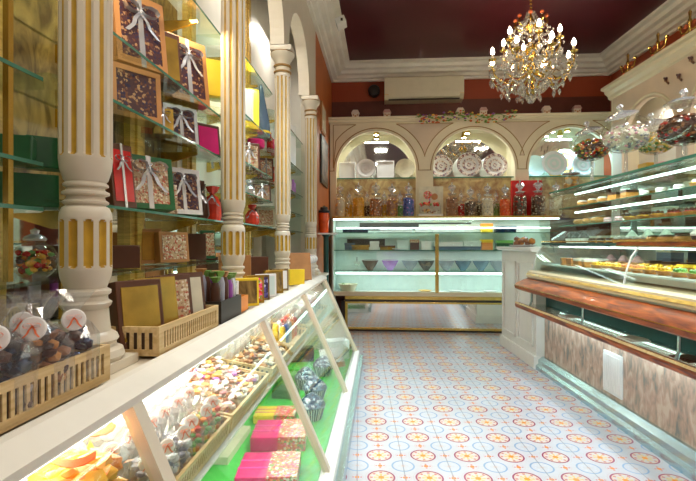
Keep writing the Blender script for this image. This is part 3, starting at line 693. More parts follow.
# ------------------------------------------------------------------ inside the display counter
TA = .18
def tray(q0, q1, label, hgt=.055, d=.36):
    p = -.622
    return crate(q1-q0, d, hgt, label, L, p, (q0+q1)/2, .4275+(-.425-p)*TA+.008, pi/2, atan(TA))
def tz(p): return .4275+(-.425-p)*TA+.02
def pile(q0, q1, n, size, keys, label, zup=.10, flat=.35, p0=-.80, p1=-.47, z0=.0, name='loose_sweets'):
    m = MB(); K_ = list(keys)
    for i in range(n):
        p, q = random.uniform(p0, p1), random.uniform(q0, q1); f = (p1-p)/(p1-p0)
        m.use(random.choice(K_)); s = size*random.uniform(.7,1.3)
        z = tz(p)+s*.7+random.uniform(0, zup)*(flat+(1-flat)*f)
        z = min(z, .637-s)
        T = Matrix.Translation((p, q, z)) @ Matrix.Rotation(random.uniform(0,6),4,'Z') @ Matrix.Rotation(random.uniform(-.8,.8),4,'X')
        m.ico((0,0,0), s, 1, (1.25,.7,.6), T)
        if random.random() < .45:      # twisted wrapper ends
            for sg in (-1, 1): m.sheet([[(sg*s*1.1,-s*.1,0),(sg*s*1.1,s*.1,0)],[(sg*s*1.9,-s*.5,s*.2),(sg*s*1.9,s*.5,-s*.1)]], T=T)
    o = m.build(name, None, True); o.rotation_euler = (0,0,-AL); o['label'] = label; o['category'] = 'sweets'; o['kind'] = 'stuff'
tray(-.08, .36, 'pale wooden tray of yellow wrapped sweets, nearest under the glass')
tray(.37, .80, 'pale wooden tray of orange and yellow sweets before first glass post')
pile(-.05, .34, 520, .023, ['candyy','candyc','candyc','candyo','custard'], 'cream and yellow wrapped sweets heaped in the nearest tray', .14, 1, p1=-.475)
pile(.40, .795, 900, .023, ['candyy','candyc','candyc','candyo','custard','candyy'], 'yellow wrapped sweets heaped before the first glass post', .19, 1, p1=-.475)
for i, (p, q) in enumerate(((-.53,.70),(-.54,.80),(-.52,.60))):
    m = mb('ribbon'); m.T = Matrix.Scale(1.3, 4); m.sheet([[(x-.05, .012*sin(x*60), .01*cos(x*40)) for x in [k*.0125 for k in range(9)]], [(x-.05, .012*sin(x*60)+.014, .01*cos(x*40)+.004) for x in [k*.0125 for k in range(9)]]], th=(0,0,.0012))
    single(m.build('loose_ribbon'), ['curled orange ribbon lying nearest the first glass post','curled orange ribbon on yellow sweets toward the rail','curled orange ribbon lowest on the yellow sweets'][[1,0,2][i]], 'ribbon', L, p, q, tz(p)+.185, radians(30+40*i), 'orange ribbons on the yellow sweets')
tray(.87, 1.31, 'pale slotted tray of white tagged bags behind the first glass post')
tray(1.325, 1.76, 'pale slotted tray of mixed wrapped sweets before the second glass post')
k = 0
for j in range(4):
    for i in range(6):
        p, q = -.480-.085*j, .905+.070*i+(.012 if j % 2 else 0)
        kd = ('grey' if i < 3 else 'fruit') if j == 0 else 'white'
        candy_bag(kd, L, p, q, tz(p)+.005, radians(40+random.uniform(-12,12)), f"white tagged sweet bag, {ORD[i]} from the near post, {('front','second','third','back')[j]} row", 'white tagged bags in the display counter', .95)
pile(1.35, 1.74, 560, .013, ['candyp','candyc','candyo','icing','pale','lilac','icing','white','almond','white','film'], 'mixed foil wrapped sweets heaped before the second glass post', .10)
tray(1.82, 2.25, 'pale tray of brown nuts and white bags behind the second glass post')
pile(1.84, 2.23, 260, .013, ['almond','pastry','pale','choc','icing'], 'brown sugared nuts heaped behind the second glass post', .05, .35, -.60, -.47)
for j in range(2):
    for i in range(5):
        p, q = -.67-.10*j, 1.87+.08*i
        candy_bag('white', L, p, q, tz(p)+.005, radians(40+random.uniform(-12,12)), f"white sweet bag above the nuts, {ORD[i]} from second post, {('lower','upper')[j]} row", 'white bags above the nuts', .85)
tray(2.27, 2.70, 'pale tray of lollipops and red sweets before the third glass post')
def stick_pack(col, p, q, label):
    t = thing('sweet_tube', label, 'sweets', L, p, q, tz(p)+.005, radians(30), 'upright coloured sweet tubes')
    mb(col).lathe([(.012,0),(.016,.008),(.016,.10),(.010,.11)], 12).build('tube', t, True)
    mb('film').lathe([(.010,.11),(.018,.135)], 10, cap=False, wob=.2).build('ruffle', t)
for i, c in enumerate(('yellow','yellow','blue','white','silver','red','orangeb','red','red','orangeb')):
    cn = {'yellow':'yellow','blue':'blue','white':'white','silver':'silver','red':'red','orangeb':'orange'}[c]
    stick_pack(c, -.50-.045*(i % 2), 2.30+.040*i, f"{cn} sweet tube, {ORD[i]} from the near end of the lollipop tray")
for i in range(5):
    p, q = -.68, 2.31+.08*i
    candy_bag('white', L, p, q, tz(p)+.005, radians(40+random.uniform(-12,12)), f"white bag behind the coloured tubes, {ORD[i]} from the near end", 'white bags behind the tubes', .95)
tray(2.80, 3.72, 'pale long tray in the farthest glass bay of the counter')
for j in range(2):
    for i in range(9):
        p, q = -.52-.13*j, 2.87+.095*i
        candy_bag('white' if j or i < 6 else 'fruit', L, p, q, tz(p)+.005, radians(40+random.uniform(-12,12)), f"sweet bag in farthest bay, {ORD[i]} from the third post, {('front','rear')[j]} row", 'bags in the farthest bay', .95)
# ------------------------------------------------------------------ on the green base shelf
gz = .1165
def flower_box(w, d, h, body, label, p, q, rot):
    t = thing('gift_carton', label, 'gift box', L, p, q, gz, rot, None)
    mb(body).box(-w/2,w/2,-d/2,d/2,0,h,.004).build('carton', t)
    mb('floral').box(.0,w/2+.001,-d/2-.001,d/2+.001,h*.02,h+.0015).build('printed_sleeve', t)
    m = mb('pink').box(-w/2-.001,.0,-d*.17,-d*.12,h*.9,h+.0012).box(-w/2-.001,0,d*.12,d*.17,h*.9,h+.0012); m.build('fold_line', t)
flower_box(.22,.20,.055,'magenta','magenta flat gift box printed with flowers, nearer of the two',-.42,1.70,radians(6))
flower_box(.23,.20,.060,'magenta','magenta flat gift box printed with flowers, beside the second post foot',-.45,2.02,radians(6))
flower_box(.20,.15,.045,'pale','cream flower printed gift box with orange blossoms, nearest on green shelf',-.45,1.46,radians(4))
flower_box(.20,.14,.04,'yellow','yellow gift box printed with flowers behind the magenta ones',-.53,2.28,radians(4))
m = mb('pale').box(-.09,.09,-.16,.16,0,.03); single(m.build('carton'), 'plain cream flat carton lying behind the flower boxes', 'box', L, -.70, 1.95, gz, 0)
def cupcake(p, q, label, s=1, first=[None]):
    if first[0]: return dup(first[0], L, p, q, gz, random.uniform(0,6), label, None, (s,)*3)
    t = thing('cupcake_box', label, 'cupcake box', L, p, q, gz, 0, 'navy cupcake boxes on the green shelf')
    n = 44; r0, r1, h = .045, .066, .062
    m = mb('cupstripe'); rings = []
    for (r, z) in ((r0,0),(r0+.002,.003),(r1,h),(r1-.004,h)):
        rings.append([m.bm.verts.new(((r+(.0025 if i % 2 else -.0025))*cos(2*pi*i/n),(r+(.0025 if i % 2 else -.0025))*sin(2*pi*i/n),z)) for i in range(n)])
    for a, b in zip(rings, rings[1:]):
        for i in range(n): m.bm.faces.new((a[i],a[(i+1)%n],b[(i+1)%n],b[i]))
    m.bm.faces.new(list(reversed(rings[0]))); m.build('paper_cup', t)
    m = mb('cupcheck').lathe([(.062,h-.002),(.069,h+.006),(.064,h+.020),(.054,h+.026),(.052,h+.034),(.040,h+.046),(.030,h+.050),(.026,h+.058),(.010,h+.066),(0,h+.068)], 28, wob=.02); m.build('lid', t, True)
    first[0] = t; t.scale = (s,)*3; return t
cupcake(-.375, 2.58, 'navy and white cupcake box, nearest fully visible one on green shelf')
cupcake(-.46, 2.78, 'navy cupcake box behind the nearest one, beside the third post')
cupcake(-.39, 3.06, 'navy cupcake box, farthest on the green shelf', 1.0)
cupcake(-.35, 2.30, 'navy cupcake box half hidden by the second post', 1.0)
gift_box(.20,.12,.14,'teal','white',None,'pale blue and white carton in the farthest low bay',L,-.36,3.52,gz,radians(25),.0,name='carton',cat='box')
gift_box(.22,.10,.10,'navy',None,None,'dark blue carton behind the pale blue one on green shelf',L,-.62,3.42,gz,radians(15),.0,name='carton',cat='box')
t = thing('shop_sign', 'small white tilted sign with dark script on green shelf', 'sign', L, -.33, 3.22, gz, radians(35))
lf = Matrix.Translation((0,0,.004)) @ Matrix.Rotation(-.5,4,'X')
mb('white').box(-.09,.09,-.006,.006,0,.14,.003,T=lf).build('board', t)
mb('tan').box(-.09,.09,-.0075,-.0062,.0,.035,T=lf).build('foot_band', t)
m = mb('black')
for k in range(6): m.tube([(-.055+.019*k+.007*cos(a), -.0075, .065+(.012 if k in (0,3) else .008)*sin(a)) for a in [2*pi*j/8 for j in range(7)]], .0016, 5, T=lf)
m.build('script', t)
for i, (p, q, k) in enumerate(((-.55,2.62,'greenbox'),(-.62,3.05,'green'),(-.6,2.9,'candyg'))):
    m = mb(k).box(-.07,.07,-.05,.05,0,.05,.006); single(m.build('carton'), ['dark green carton behind the striped cupcake boxes','bright green carton at the back of green shelf','apple green carton beside the bright green one'][i], 'box', L, p, q, gz, radians(10*i))
for i, (p, q) in enumerate(((-.50,1.25),(-.36,1.22),(-.33,2.45))):
    m = mb('paper').extr([(-.03,0),(.03,0),(.03,.0025),(-.03,.0025)], 'x', -.04, .04, T=Matrix.Rotation(.6,4,'X')); 
    single(m.build('price_card'), ['white price card nearest on the green shelf, left','white price card nearest on the green shelf, right','white price card beside the striped cupcake boxes'][i], 'card', L, p, q, gz+.018, pi/2)
# ------------------------------------------------------------------ back wall: arched cabinet
QF = 5.50
t = thing('arched_wall_cabinet', 'cream arched wall cabinet with three lit niches across the back wall', 'cabinet', L, 0, QF, 0)
m = mb('cream'); XC = [.0,.0,.0]
xc = [L.p(376,QF), L.p(474,QF), L.p(571,QF)]; RA = .475
x0, x1 = L.p(330,QF), 2.95
arch_plate(m, 'x', x0, x1, [(c, RA, 1.865, 1.306) for c in xc], 1.306, 2.44, 0, .05)
o = m.build('front_panel', t, fixn=False)
b_ = bmesh.new(); b_.from_mesh(o.data); bmesh.ops.remove_doubles(b_, verts=b_.verts, dist=1e-5); bmesh.ops.recalc_face_normals(b_, faces=b_.faces); b_.to_mesh(o.data); b_.free()
m = mb('cream').extr([(-.0,2.44),(-.03,2.44),(-.035,2.465),(-.055,2.47),(-.06,2.495),(.29,2.495),(.29,2.44)], 'x', x0-.02, x1); m.build('cornice', t)
mb('cream').box(x0,x0+.04,.05,.295,0,2.44).box(x0,x1,.05,.295,2.40,2.44).box((xc[0]+xc[1])/2-.05,(xc[0]+xc[1])/2+.05,.05,.27,1.306,2.4).box((xc[2]+xc[1])/2-.05,(xc[2]+xc[1])/2+.05,.05,.27,1.306,2.4).build('carcass', t)
mb('mirror').box(x0+.04,x1,.27,.275,1.80,2.40).build('niche_mirror', t)
mb('umber').box(x0+.04,x1,.27,.275,1.306,1.80).build('lower_back', t)
for i, c in enumerate(xc):
    m = mb('gglass').box(c-.52,c+.52,.055,.265,1.775,1.787); s_ = m.build('niche_shelf', t)
    mb('gedge').box(c-.47,c+.47,.052,.055,1.772,1.787).build('shelf_edge', s_)
    m = mb('mould'); m.tube([(c+(RA+.03)*cos(a), -.002, 1.865+(RA+.03)*sin(a)) for a in [pi*k/32 for k in range(33)]], .006, 6); m.build('arch_moulding', t)
for i in range(4):
    cl = xc[i-1] if i > 0 else None; cr = xc[i] if i < 3 else None
    zt = 2.415; r2 = .60; pts = []
    a_t = asin(min(1, (zt-1.865)/r2))
    if cl is not None:
        lp = [(cl+r2*cos(a), 1.865+r2*sin(a)) for a in [a_t-(a_t-.27)*k/12 for k in range(13)]]
    if cr is not None:
        rp = [(cr-r2*cos(a), 1.865+r2*sin(a)) for a in [.27+(a_t-.27)*k/12 for k in range(13)]]
    if cl is None: pts = [(x0+.04, zt), (x0+.04, 1.9)]+[(x_, z_) for x_, z_ in rp if x_ > x0+.05]
    elif cr is None: pts = lp+[(x1-.3, 1.9), (x1-.3, zt)]
    else: pts = lp+rp
    mb('mould').tube([(x, -.002, z) for x, z in pts], .005, 6, closed=True).build('spandrel_moulding', t)
    inn = None
    if cl is not None and cr is not None:
        mb('pink_cream').extr([(x+(.0), z) for x, z in pts], 'y', -.0015, .0005).build('spandrel_panel', t)
for i, c in enumerate(xc): mb('mould').box(c-RA-.10, c-RA-.02, -.003, 0, 1.86, 1.868).box(c+RA+.02, c+RA+.10, -.003, 0, 1.86, 1.868).build('impost_line', t)
for i, (c, dx) in enumerate(((xc[0],.0),(xc[1],-.05),(xc[2],.02),(xc[2],-.15))):
    T = Matrix.Translation((c+dx,.16,2.325)) 
    m = mb('brass').lathe([(.035,.0),(.035,.02),(.02,.075)], 20, T=T); m.use('bulb').lathe([(0,-.001),(.026,-.001),(.026,.001),(0,.001)], 16, T=T); 
    m.build('niche_lamp', t, True)
def disc(m, r, T, keys=('plate','plate')):
    m.use(keys[0]).lathe([(0,.004),(r*.55,.004),(r*.62,.007),(r*.97,.016),(r,.017),(r*.98,.012),(r*.6,.0),(0,0)], 36, T=T, cap=False)
def plate(u, r, label, key='plate', q=QF+.15, h=1.789, ring=None, fr=L, group=None, lean=.16):
    p = fr.p(u, q)
    t = thing('plate', label, 'plate', fr, p, q, h, 0, group)
    T = Matrix.Translation((0,0,r*1.01)) @ Matrix.Rotation(pi/2-lean, 4, 'X')
    m = MB(); disc(m, r, T, (key,)); m.build('dish', t, True)
    if ring:
        m = mb(ring); m.lathe([(r*.36,.0072),(r*.45,.0085),(r*.54,.0072)], 32, T=T, cap=False); m.lathe([(r*.74,.0125),(r*.85,.0175),(r*.97,.0185)], 32, T=T, cap=False)
        m.lathe([(0,.0065),(r*.16,.0065),(r*.18,.004)], 16, T=T, cap=False); m.build('painted_rings', t)
    return t
def square_plate(u, s, label, q=QF+.15):
    t = thing('square_plate', label, 'plate', L, L.p(u, q), q, 1.7885, 0, None)
    T = Matrix.Translation((0,.0,.006)) @ Matrix.Rotation(-.14, 4, 'X')
    m = mb('plate').box(-s/2,s/2,-.006,.006,0,s,.004,T=T); m.build('dish', t)
    m = mb('plate').box(-s/2,s/2,-.014,-.005,0,s*.06,.003,T=T).box(-s/2,s/2,-.014,-.005,s*.94,s,.003,T=T).box(-s/2,-s/2+s*.06,-.014,-.005,s*.06,s*.94,.003,T=T).box(s/2-s*.06,s/2,-.014,-.005,s*.06,s*.94,.003,T=T); m.build('rim', t)
square_plate(347, .20, 'white square plate at the far left of the left niche')
plate(366, .120, 'round white plate left of centre in the left niche', ring='plate', q=QF+.13)
square_plate(385.5, .215, 'white square plate right of the round one in left niche')
plate(405, .120, 'round cream plate at the right of the left niche', 'pale', q=QF+.16)
plate(441, .140, 'flower painted plate, leftmost in the middle niche', 'plate', ring='platepaint', q=QF+.15)
plate(469, .150, 'flower painted plate at the centre of the middle niche', 'plate', ring='platepaint', q=QF+.12)
plate(495, .145, 'flower painted grey plate, rightmost in the middle niche', 'plate', ring='platepaint', q=QF+.15)
plate(535, .13, 'pale blue plate at the left of the right niche', 'teal', q=QF+.15)
plate(554, .15, 'pale blue round plate in the centre of the right niche', 'teal', ring='plate', q=QF+.11)
plate(565, .17, 'yellow flower painted plate behind the pale blue ones', 'candyc', ring='teal', q=QF+.20)
plate(583, .13, 'pale turquoise oval plate at the right of the right niche', 'teal', ring='plate', q=QF+.14)
# porcelain cottages on the cornice
for i, u in enumerate((355.5, 387, 460, 483, 546, 576.5)):
    t = thing('porcelain_house', ['miniature porcelain house, leftmost on the back cornice','miniature porcelain house under the left end of the air conditioner','miniature porcelain house under the right end of the air conditioner','miniature porcelain house left below the chandelier','miniature porcelain house right below the chandelier','miniature porcelain house rightmost on the back cornice'][i], 'ornament', L, L.p(u, QF+.02), QF+.02, 2.496, 0, 'porcelain houses on the cornice')
    mb('house').box(-.04,.04,-.03,.03,0,.06,.004).build('wall', t)
    mb('houseroof' if i % 2 else 'house').extr([(-.05,.058),(.05,.058),(.028,.095),(-.028,.095)], 'y', -.036, .036).build('roof', t)
    mb('tan').box(-.01,.01,-.032,-.029,0,.032).box(-.03,-.017,-.032,-.029,.025,.042).box(.017,.03,-.032,-.029,.025,.042).build('windows_and_door', t)
m = MB()
for i in range(190):
    u = random.uniform(417, 517); p = L.p(u, QF-.07); k = random.random()
    s = random.uniform(.010,.022); m.use('leaf' if k < .45 else 'petal' if k < .7 else 'candyy' if k < .88 else 'purple')
    m.ico((p, QF-.075+random.uniform(-.012,.01), 2.47+random.uniform(-.06,.05)+.02*sin(p*9)), s, 1, (1,.4,.6), None)
m.use('leaf').tube([(L.p(415+i*4, QF)+0, QF-.075, 2.47+.02*sin(i)) for i in range(26)], .004, 5)
o = m.build('flower_garland'); single(o, 'garland of small leaves and flowers draped along the back cornice', 'garland'); o.rotation_euler = (0,0,-AL)
# air conditioner
qa = QB
t = thing('air_conditioner', 'cream wall air conditioner high on the back wall', 'air conditioner', L, L.p(424,qa-.2), qa, 2.74)
hw = .475
mb('aircon').extr([(0,0),(-.17,.0),(-.21,.05),(-.21,.26),(-.19,.275),(0,.275)], 'x', -hw, hw).build('body', t)
mb('aircon').box(-hw+.02,hw-.02,-.216,-.209,.085,.255,.003).build('front_panel', t)
mb('dark').box(-hw+.05,hw-.05,-.205,-.165,-.003,.003).use('aircon').box(-hw+.05,hw-.05,-.2135,-.209,.02,.07,.002).build('louvre', t)
mb('goldwood').box(-hw,hw,-.213,-.209,.055,.06).build('seam', t)
t = thing('wall_speaker', 'small round black speaker on the wall left of the air conditioner', 'speaker', L, L.p(374,QB-.05), QB, 2.90)
T = Matrix.Rotation(pi/2,4,'X')
mb('black').lathe([(.06,0),(.075,.01),(.075,.06),(.062,.075)], 28, T=T).build('housing', t, True); mb('dark').lathe([(.055,.075),(.05,.079),(0,.082)], 24, T=T).build('grille', t, True)
t = thing('detector', 'small white box fixed to the left crown moulding', 'detector', L, -.36, L.q(338,-.40), HK-.03)
mb('white').box(-.045,.045,-.07,.07,0,.06,.006,T=Matrix.Rotation(-.4,4,'Y')).build('housing', t); mb('dark').box(-.01,.01,-.071,-.069,.015,.04).build('lens', t)
# ------------------------------------------------------------------ back glass display case
Q0 = 5.21; pl, pr = -.56, 1.95; cx = .6
t = thing('glass_display_case', 'long glass display case with mirrored base and gold trim along the back', 'display case', L, cx, Q0, 0)
a, b = pl-cx, pr-cx; a2 = -.414-cx
mb('dark').box(a+.1,b,.03,.30,0,.34).build('base', t)
m = mb('brass').box(a2,b,0,.035,.36,.40,.003).box(a2,b,.0,.035,.315,.335,.003).box(a2,b,0,.035,.02,.045,.003).box(a2,a2+.03,0,.035,.045,.315,.003); m.build('gold_frame', t)
mb('dark').box(a2,b,.005,.03,.335,.36).box(a2,b,.01,.03,0,.02).build('dark_strip', t)
mb('steelmirror').box(a2+.03,b,.012,.02,.045,.315).build('mirror_base_panel', t)
mb('cream').box(a,b,-.01,.30,.40,.415,.003).box(a,b,.0,.03,.415,.45,.003).build('sill', t)
mb('white').box(a+.02,b,.03,.28,.415,.44).build('deck', t)
mb('teal').box(a,b,.28,.29,.40,1.28).box(a,a+.015,.0,.28,.41,1.28).build('lining', t)
m = mb('white'); [m.box(a+.05+i*.30, a+.052+i*.30, .277, .28, .45, .72) for i in range(8)]; m.build('lining_seams', t)
mb('glass').box(a+.02,b,.002,.007,.45,1.262).build('front_pane', t)
mb('goldwood').box(a,b,-.02,.30,1.278,1.302,.003).use('brass').box(a,b,-.022,-.018,1.284,1.297).build('top_board', t)
mb('tube').box(a+.01,b,.0,.02,1.262,1.277).build('top_light', t)
mb('brass').box(L.p(437,Q0)-cx-.02,L.p(437,Q0)-cx+.02,-.004,.012,.44,1.10,.003).use('brass').build('mullion', t)
mb('dark').box(a+.3,b-.9,.272,.279,1.15,1.24).box(a+.15,a+.6,.272,.279,.95,1.05).build('dark_panel', t)
mb('white').box(a+.5,b-.4,.268,.272,.70,.90).box(a+1.0,b-.3,.266,.270,1.13,1.22).build('white_panel', t)
for z, y0 in ((1.12,.06),(.92,.03),(.685,.03)):
    s_ = mb('gglass').box(a+.02,b,y0,.275,z-.008,z).build('shelf', t); mb('gedge').box(a+.02,b,y0-.002,y0,z-.008,z).build('shelf_edge', s_)
mb('tube').lathe([(.011,0),(.011,2.4)], 10, T=Matrix.Translation((a+.04,.05,.655))@Matrix.Rotation(pi/2,4,'Y')).build('light_tube', t)
mb('tube').lathe([(.008,0),(.008,2.4)], 10, T=Matrix.Translation((a+.04,.08,1.17))@Matrix.Rotation(pi/2,4,'Y')).build('light_tube', t)
# contents
def cone_bowl(u, key, label, z=.686, q=Q0+.15):
    t = thing('cone_bowl', label, 'bowl', L, L.p(u,q), q, z, 0, 'cone shaped bowls on the lower glass shelf')
    mb(key).lathe([(.03,0),(.032,.004),(.075,.065),(.100,.115),(.097,.118),(.07,.068),(.0,.02)], 24, cap=False).build('cup', t, True)
    mb('paper').lathe([(.098,.113),(.103,.116),(.098,.120)], 24, cap=False).build('rim', t, True)
for i, (u, k, c) in enumerate(((370,'brown','brown'),(390,'lilac','lilac'),(410,'grey','grey'),(426,'picture','dark patterned'),(446,'grey','grey speckled'),(463,'vase','slate blue'),(481,'vase','slate blue'),(498,'grey','mottled grey'))):
    cone_bowl(u, k, f"{c} cone bowl, {ORD[i]} from the left on the lower glass shelf")
t = thing('glass_goblet', 'clear glass goblet at the left end of the lower glass shelf', 'glass', L, L.p(357,Q0+.15), Q0+.15, .686)
mb('jar').lathe([(.03,0),(.03,.004),(.005,.012),(.005,.03),(.035,.06),(.04,.10)], 20, cap=False).build('cup', t, True); mb('silver').lathe([(.006,.1),(.006,.15)], 8).build('spoon', t, True)
def cbox(u0, u1, z, h, key, label, d=.10, q=Q0+.14, win=None, name='carton'):
    p0, p1 = L.p(u0,q), L.p(u1,q); t = thing(name, label, 'box', L, (p0+p1)/2, q, z, 0)
    w = p1-p0
    mb(key).box(-w/2,w/2,-d/2,d/2,0,h*.7,.003).build('carton', t); mb(win or key).box(-w/2-.003,w/2+.003,-d/2-.003,d/2+.003,h*.7,h,.003).build('lid', t)
cbox(352,369,.921,.055,'goldcard','gold lower box in pair of tins on middle glass shelf, left')
cbox(380,395,.921,.05,'goldcard','orange gold long box left of centre on the middle glass shelf', win='brown')
cbox(410,419,.921,.12,'brown','small dark box with a red and white picture on middle shelf', win='nuts', d=.05)
cbox(434,480,.921,.04,'vase','long navy box at the bottom of the white boxed stack')
cbox(434,462,.962,.05,'white','long white carton lying upon the navy box')
cbox(432,470,1.121,.06,'white','long white carton on the top glass shelf')
cbox(481,492,1.121,.10,'yellow','yellow carton on the top glass shelf near the right', d=.08, win='orangeb')
cbox(481,492,.921,.12,'orangeb','orange yellow carton on the middle glass shelf near the right', d=.09, win='yellow')
cbox(496,512,.921,.11,'greenbox','green foliage carton at the right of the middle glass shelf', win='candyg')
cbox(370,379,.921,.10,'white','pale upright carton between the gold tins',.06)
cbox(397,408,.921,.11,'teal','pale turquoise upright carton left of picture box')
cbox(421,431,.921,.10,'white','white upright carton just left of the mullion')
cbox(463,480,.962,.06,'teal','pale turquoise carton lying upon the navy box')
cbox(415,428,1.121,.05,'white','short white carton left of the long one on the top shelf')
cbox(495,515,1.121,.07,'navy','dark carton at the right end of the top glass shelf')
cbox(345,355,.921,.08,'vase','small slate blue carton at left of the middle glass shelf')
cbox(343,368,1.121,.04,'navy','flat navy carton at the left of the top glass shelf')
cbox(380,412,1.121,.035,'white','flat white carton on the left half of the top shelf')
for i, (u, r, k, z, c) in enumerate(((400,.15,'plate',.921,'white dish lying between the gold box and the picture box'),(455,.12,'plate',.4405,'white dish on the case floor, right of the mullion'),(425,.11,'candyc',.4405,'cream dish on the case floor left of the mullion'),(490,.12,'plate',.4405,'white dish at the right of the case floor'))):
    m = MB(); disc(m, r*.7, Matrix.Identity(4), (k,)); single(m.build('dish', None, True), c, 'dish', L, L.p(u,Q0+.14), Q0+.14, z)
t = thing('basket', 'pale woven basket at the left corner of the case floor', 'basket', L, L.p(348,Q0+.13), Q0+.13, .4405)
m = mb('cream').lathe([(.075,0),(.08,.005),(.115,.085),(.108,.085),(.075,.008)], 20, cap=False); m.build('bowl', t, True); m = MB(); cluster(m, 22, .07,.07,.02,.07,.02,['almond','leaf','pale']); m.build('contents', t, True)
# jars on top of the case
def jar(u, r, h, keys, label, q=Q0+.11, fr=L, z=1.3025, stop='crystal', size=.016, p=None, band=None, fill=.86):
    p = fr.p(u, q) if p is None else p
    t = thing('candy_jar', label, 'jar', fr, p, q, z, 0, 'glass sweet jars on the back case')
    hb = h*.68
    m = mb('jar').lathe([(r*.95,0),(r,.006),(r,hb*.8),(r*.9,hb*.9),(r*.62,hb*.98),(r*.62,hb*1.04),(r*.75,hb*1.07)], 24, cap=False); m.lathe([(0,.001),(r*.95,.001)], 24, cap=False); m.build('bowl', t, True)
    m = MB(); n = int(150*(r/.075)**2)
    m.use(keys[0]).lathe([(r*.88,.004),(r*.90,.01),(r*.86,hb*fill-.01),(0,hb*fill)], 16, wob=.03)
    for i in range(n):
        a = random.uniform(0,2*pi); z_ = random.uniform(.012, hb*fill); rr = r*.86; m.use(random.choice(keys))
        m.ico((rr*cos(a), rr*sin(a), z_), size*random.uniform(.6,1)*.9, 1, (.7,.7,.7))
    for i in range(12): a = random.uniform(0,6.3); rr = random.uniform(0,r*.75); m.use(random.choice(keys)); m.ico((rr*cos(a), rr*sin(a), hb*fill), size*.9, 1)
    o = m.build('sweets', t, True); o['kind'] = 'stuff'
    zb = hb*1.07
    m = mb(stop).lathe([(r*.5,zb-.012),(r*.72,zb),(r*.74,zb+.008),(r*.25,zb+.016),(r*.20,zb+.03),(r*.62,zb+.06),(r*.70,zb+.075),(r*.45,zb+.10),(r*.12,zb+.105),(r*.14,zb+.13),(0,zb+.14)], 10); m.build('stopper', t)
    return t
jar(340, .062, .35, ['pale','candyc'], 'glass jar of cream sweets at the left end of the back case')
jar(358.5, .072, .36, ['amber','candyy'], 'glass jar of golden amber sweets, second on the back case')
jar(376, .078, .36, ['almond','candyo','icing'], 'glass jar of brown and orange sweets below the square plate')
jar(392, .072, .34, ['almond','amber','pastry'], 'glass jar of caramel sweets left of the violet jar')
jar(408.5, .068, .35, ['blue','navy','lilac'], 'glass jar of violet blue sweets on the back case')
jar(452, .070, .35, ['almond','choc','nuts'], 'glass jar of dark brown nuts under the middle niche')
jar(470.5, .068, .28, ['choc','almond','pale'], 'shorter glass jar of mixed brown sweets, middle of the case')
jar(487.5, .068, .33, ['pale','silver','icing'], 'glass jar of silvery white sweets left of the red jar')
jar(505, .062, .31, ['redliq','redliq','orangeb'], 'glass jar of bright orange red sweets on the back case')
jar(520, .074, .37, ['choc','pale','berry'], 'glass jar with crystal stopper before the dark red box')
jar(538, .078, .38, ['choc','almond','pale'], 'glass jar of dark sweets right of the dark red box')
jar(556, .070, .34, ['pale','almond','icing'], 'pale glass jar at the right end of the back case')
for i, (u, k) in enumerate(((349,'amber'),(367,'choc'),(384,'amber'),(400,'candyg'),(461,'berry'),(479,'choc'),(496,'leaf'))):
    jar(u, .045, .24, [k,'pale'], ['small amber jar behind the cream sweets jar','small dark jar behind the golden amber jar','small amber jar behind the caramel sweets','small green jar behind the violet sweets','small red jar behind the brown nuts','small dark jar behind the silvery jar','small olive jar beside the orange red jar','small green jar near the right end of the case'][i], q=Q0+.24)
t = thing('flower_tray', 'low white tray with glass cover and red flowers on the case top', 'tray', L, L.p(430,Q0+.10), Q0+.10, 1.3025)
mb('white').box(-.14,.14,-.07,.07,0,.025,.005).build('tray', t); mb('jar').box(-.12,.12,-.06,.06,.026,.12,.004).build('cover', t)
m = MB(); 
for i in range(30): m.use(random.choice(['petal','berry','leaf'])); m.ico((random.uniform(-.11,.11),random.uniform(-.04,.04),.135+random.uniform(-.01,.025)), .016, 1)
m.build('flowers', t, True); m = MB(); cluster(m, 40,.1,.05,.03,.08,.013,['pale','almond','candyc']); o = m.build('sweets', t, True); o['kind'] = 'stuff'
t = thing('framed_card', 'pale picture card standing behind the flower tray', 'card', L, L.p(431,Q0+.24), Q0+.24, 1.3025)
mb('pale').box(-.14,.14,-.006,.006,0,.36).build('board', t); m = mb('floral').ico((-.04,-.008,.26),.05,2,(1,.1,1)).use('tan').ico((.04,-.008,.24),.04,2,(1,.1,1)).use('purple').box(-.02,-.01,-.009,-.006,.12,.25); m.build('picture', t)
m = mb('berry').box(-.17,.17,-.03,.03,0,.42,.004); single(m.build('large_box'), 'large dark red box standing behind jars at the case right', 'box', L, L.p(526,Q0+.255), Q0+.25, 1.3025)
# stand with red container at the left end
t = thing('pedestal_table', 'slim dark green pedestal with glass tray top beside the back case', 'table', L, L.p(326,4.62), 4.62, 0)
mb('darkteal').lathe([(.12,0),(.12,.012),(.03,.03),(.026,.06),(.026,1.06),(.05,1.085)], 24).build('pole', t, True)
mb('white').box(-.10,.11,-.12,.12,1.085,1.10,.004).build('tray_top', t)
t = thing('lidded_canister', 'red canister with black lid on the small glass pedestal', 'canister', L, L.p(324,4.62), 4.62, 1.1005)
mb('redliq').lathe([(.045,0),(.047,.004),(.053,.20),(.050,.205)], 28).build('body', t, True)
mb('black').lathe([(.058,.203),(.060,.21),(.058,.225),(.040,.235),(.036,.262),(.014,.268),(.014,.275),(0,.278)], 28).build('lid', t, True)
t = thing('wall_picture', 'dark framed picture hanging on the orange left wall', 'picture', L, -.628, 4.95, 1.62)
mb('dark').box(0,.02,-.28,.28,0,.50,.003).build('frame', t); mb('picture').box(.019,.022,-.24,.24,.04,.46).build('picture_panel', t)
t = thing('wall_picture', 'smaller pale framed picture above the dark one on the left wall', 'picture', L, -.628, 4.85, 2.16)
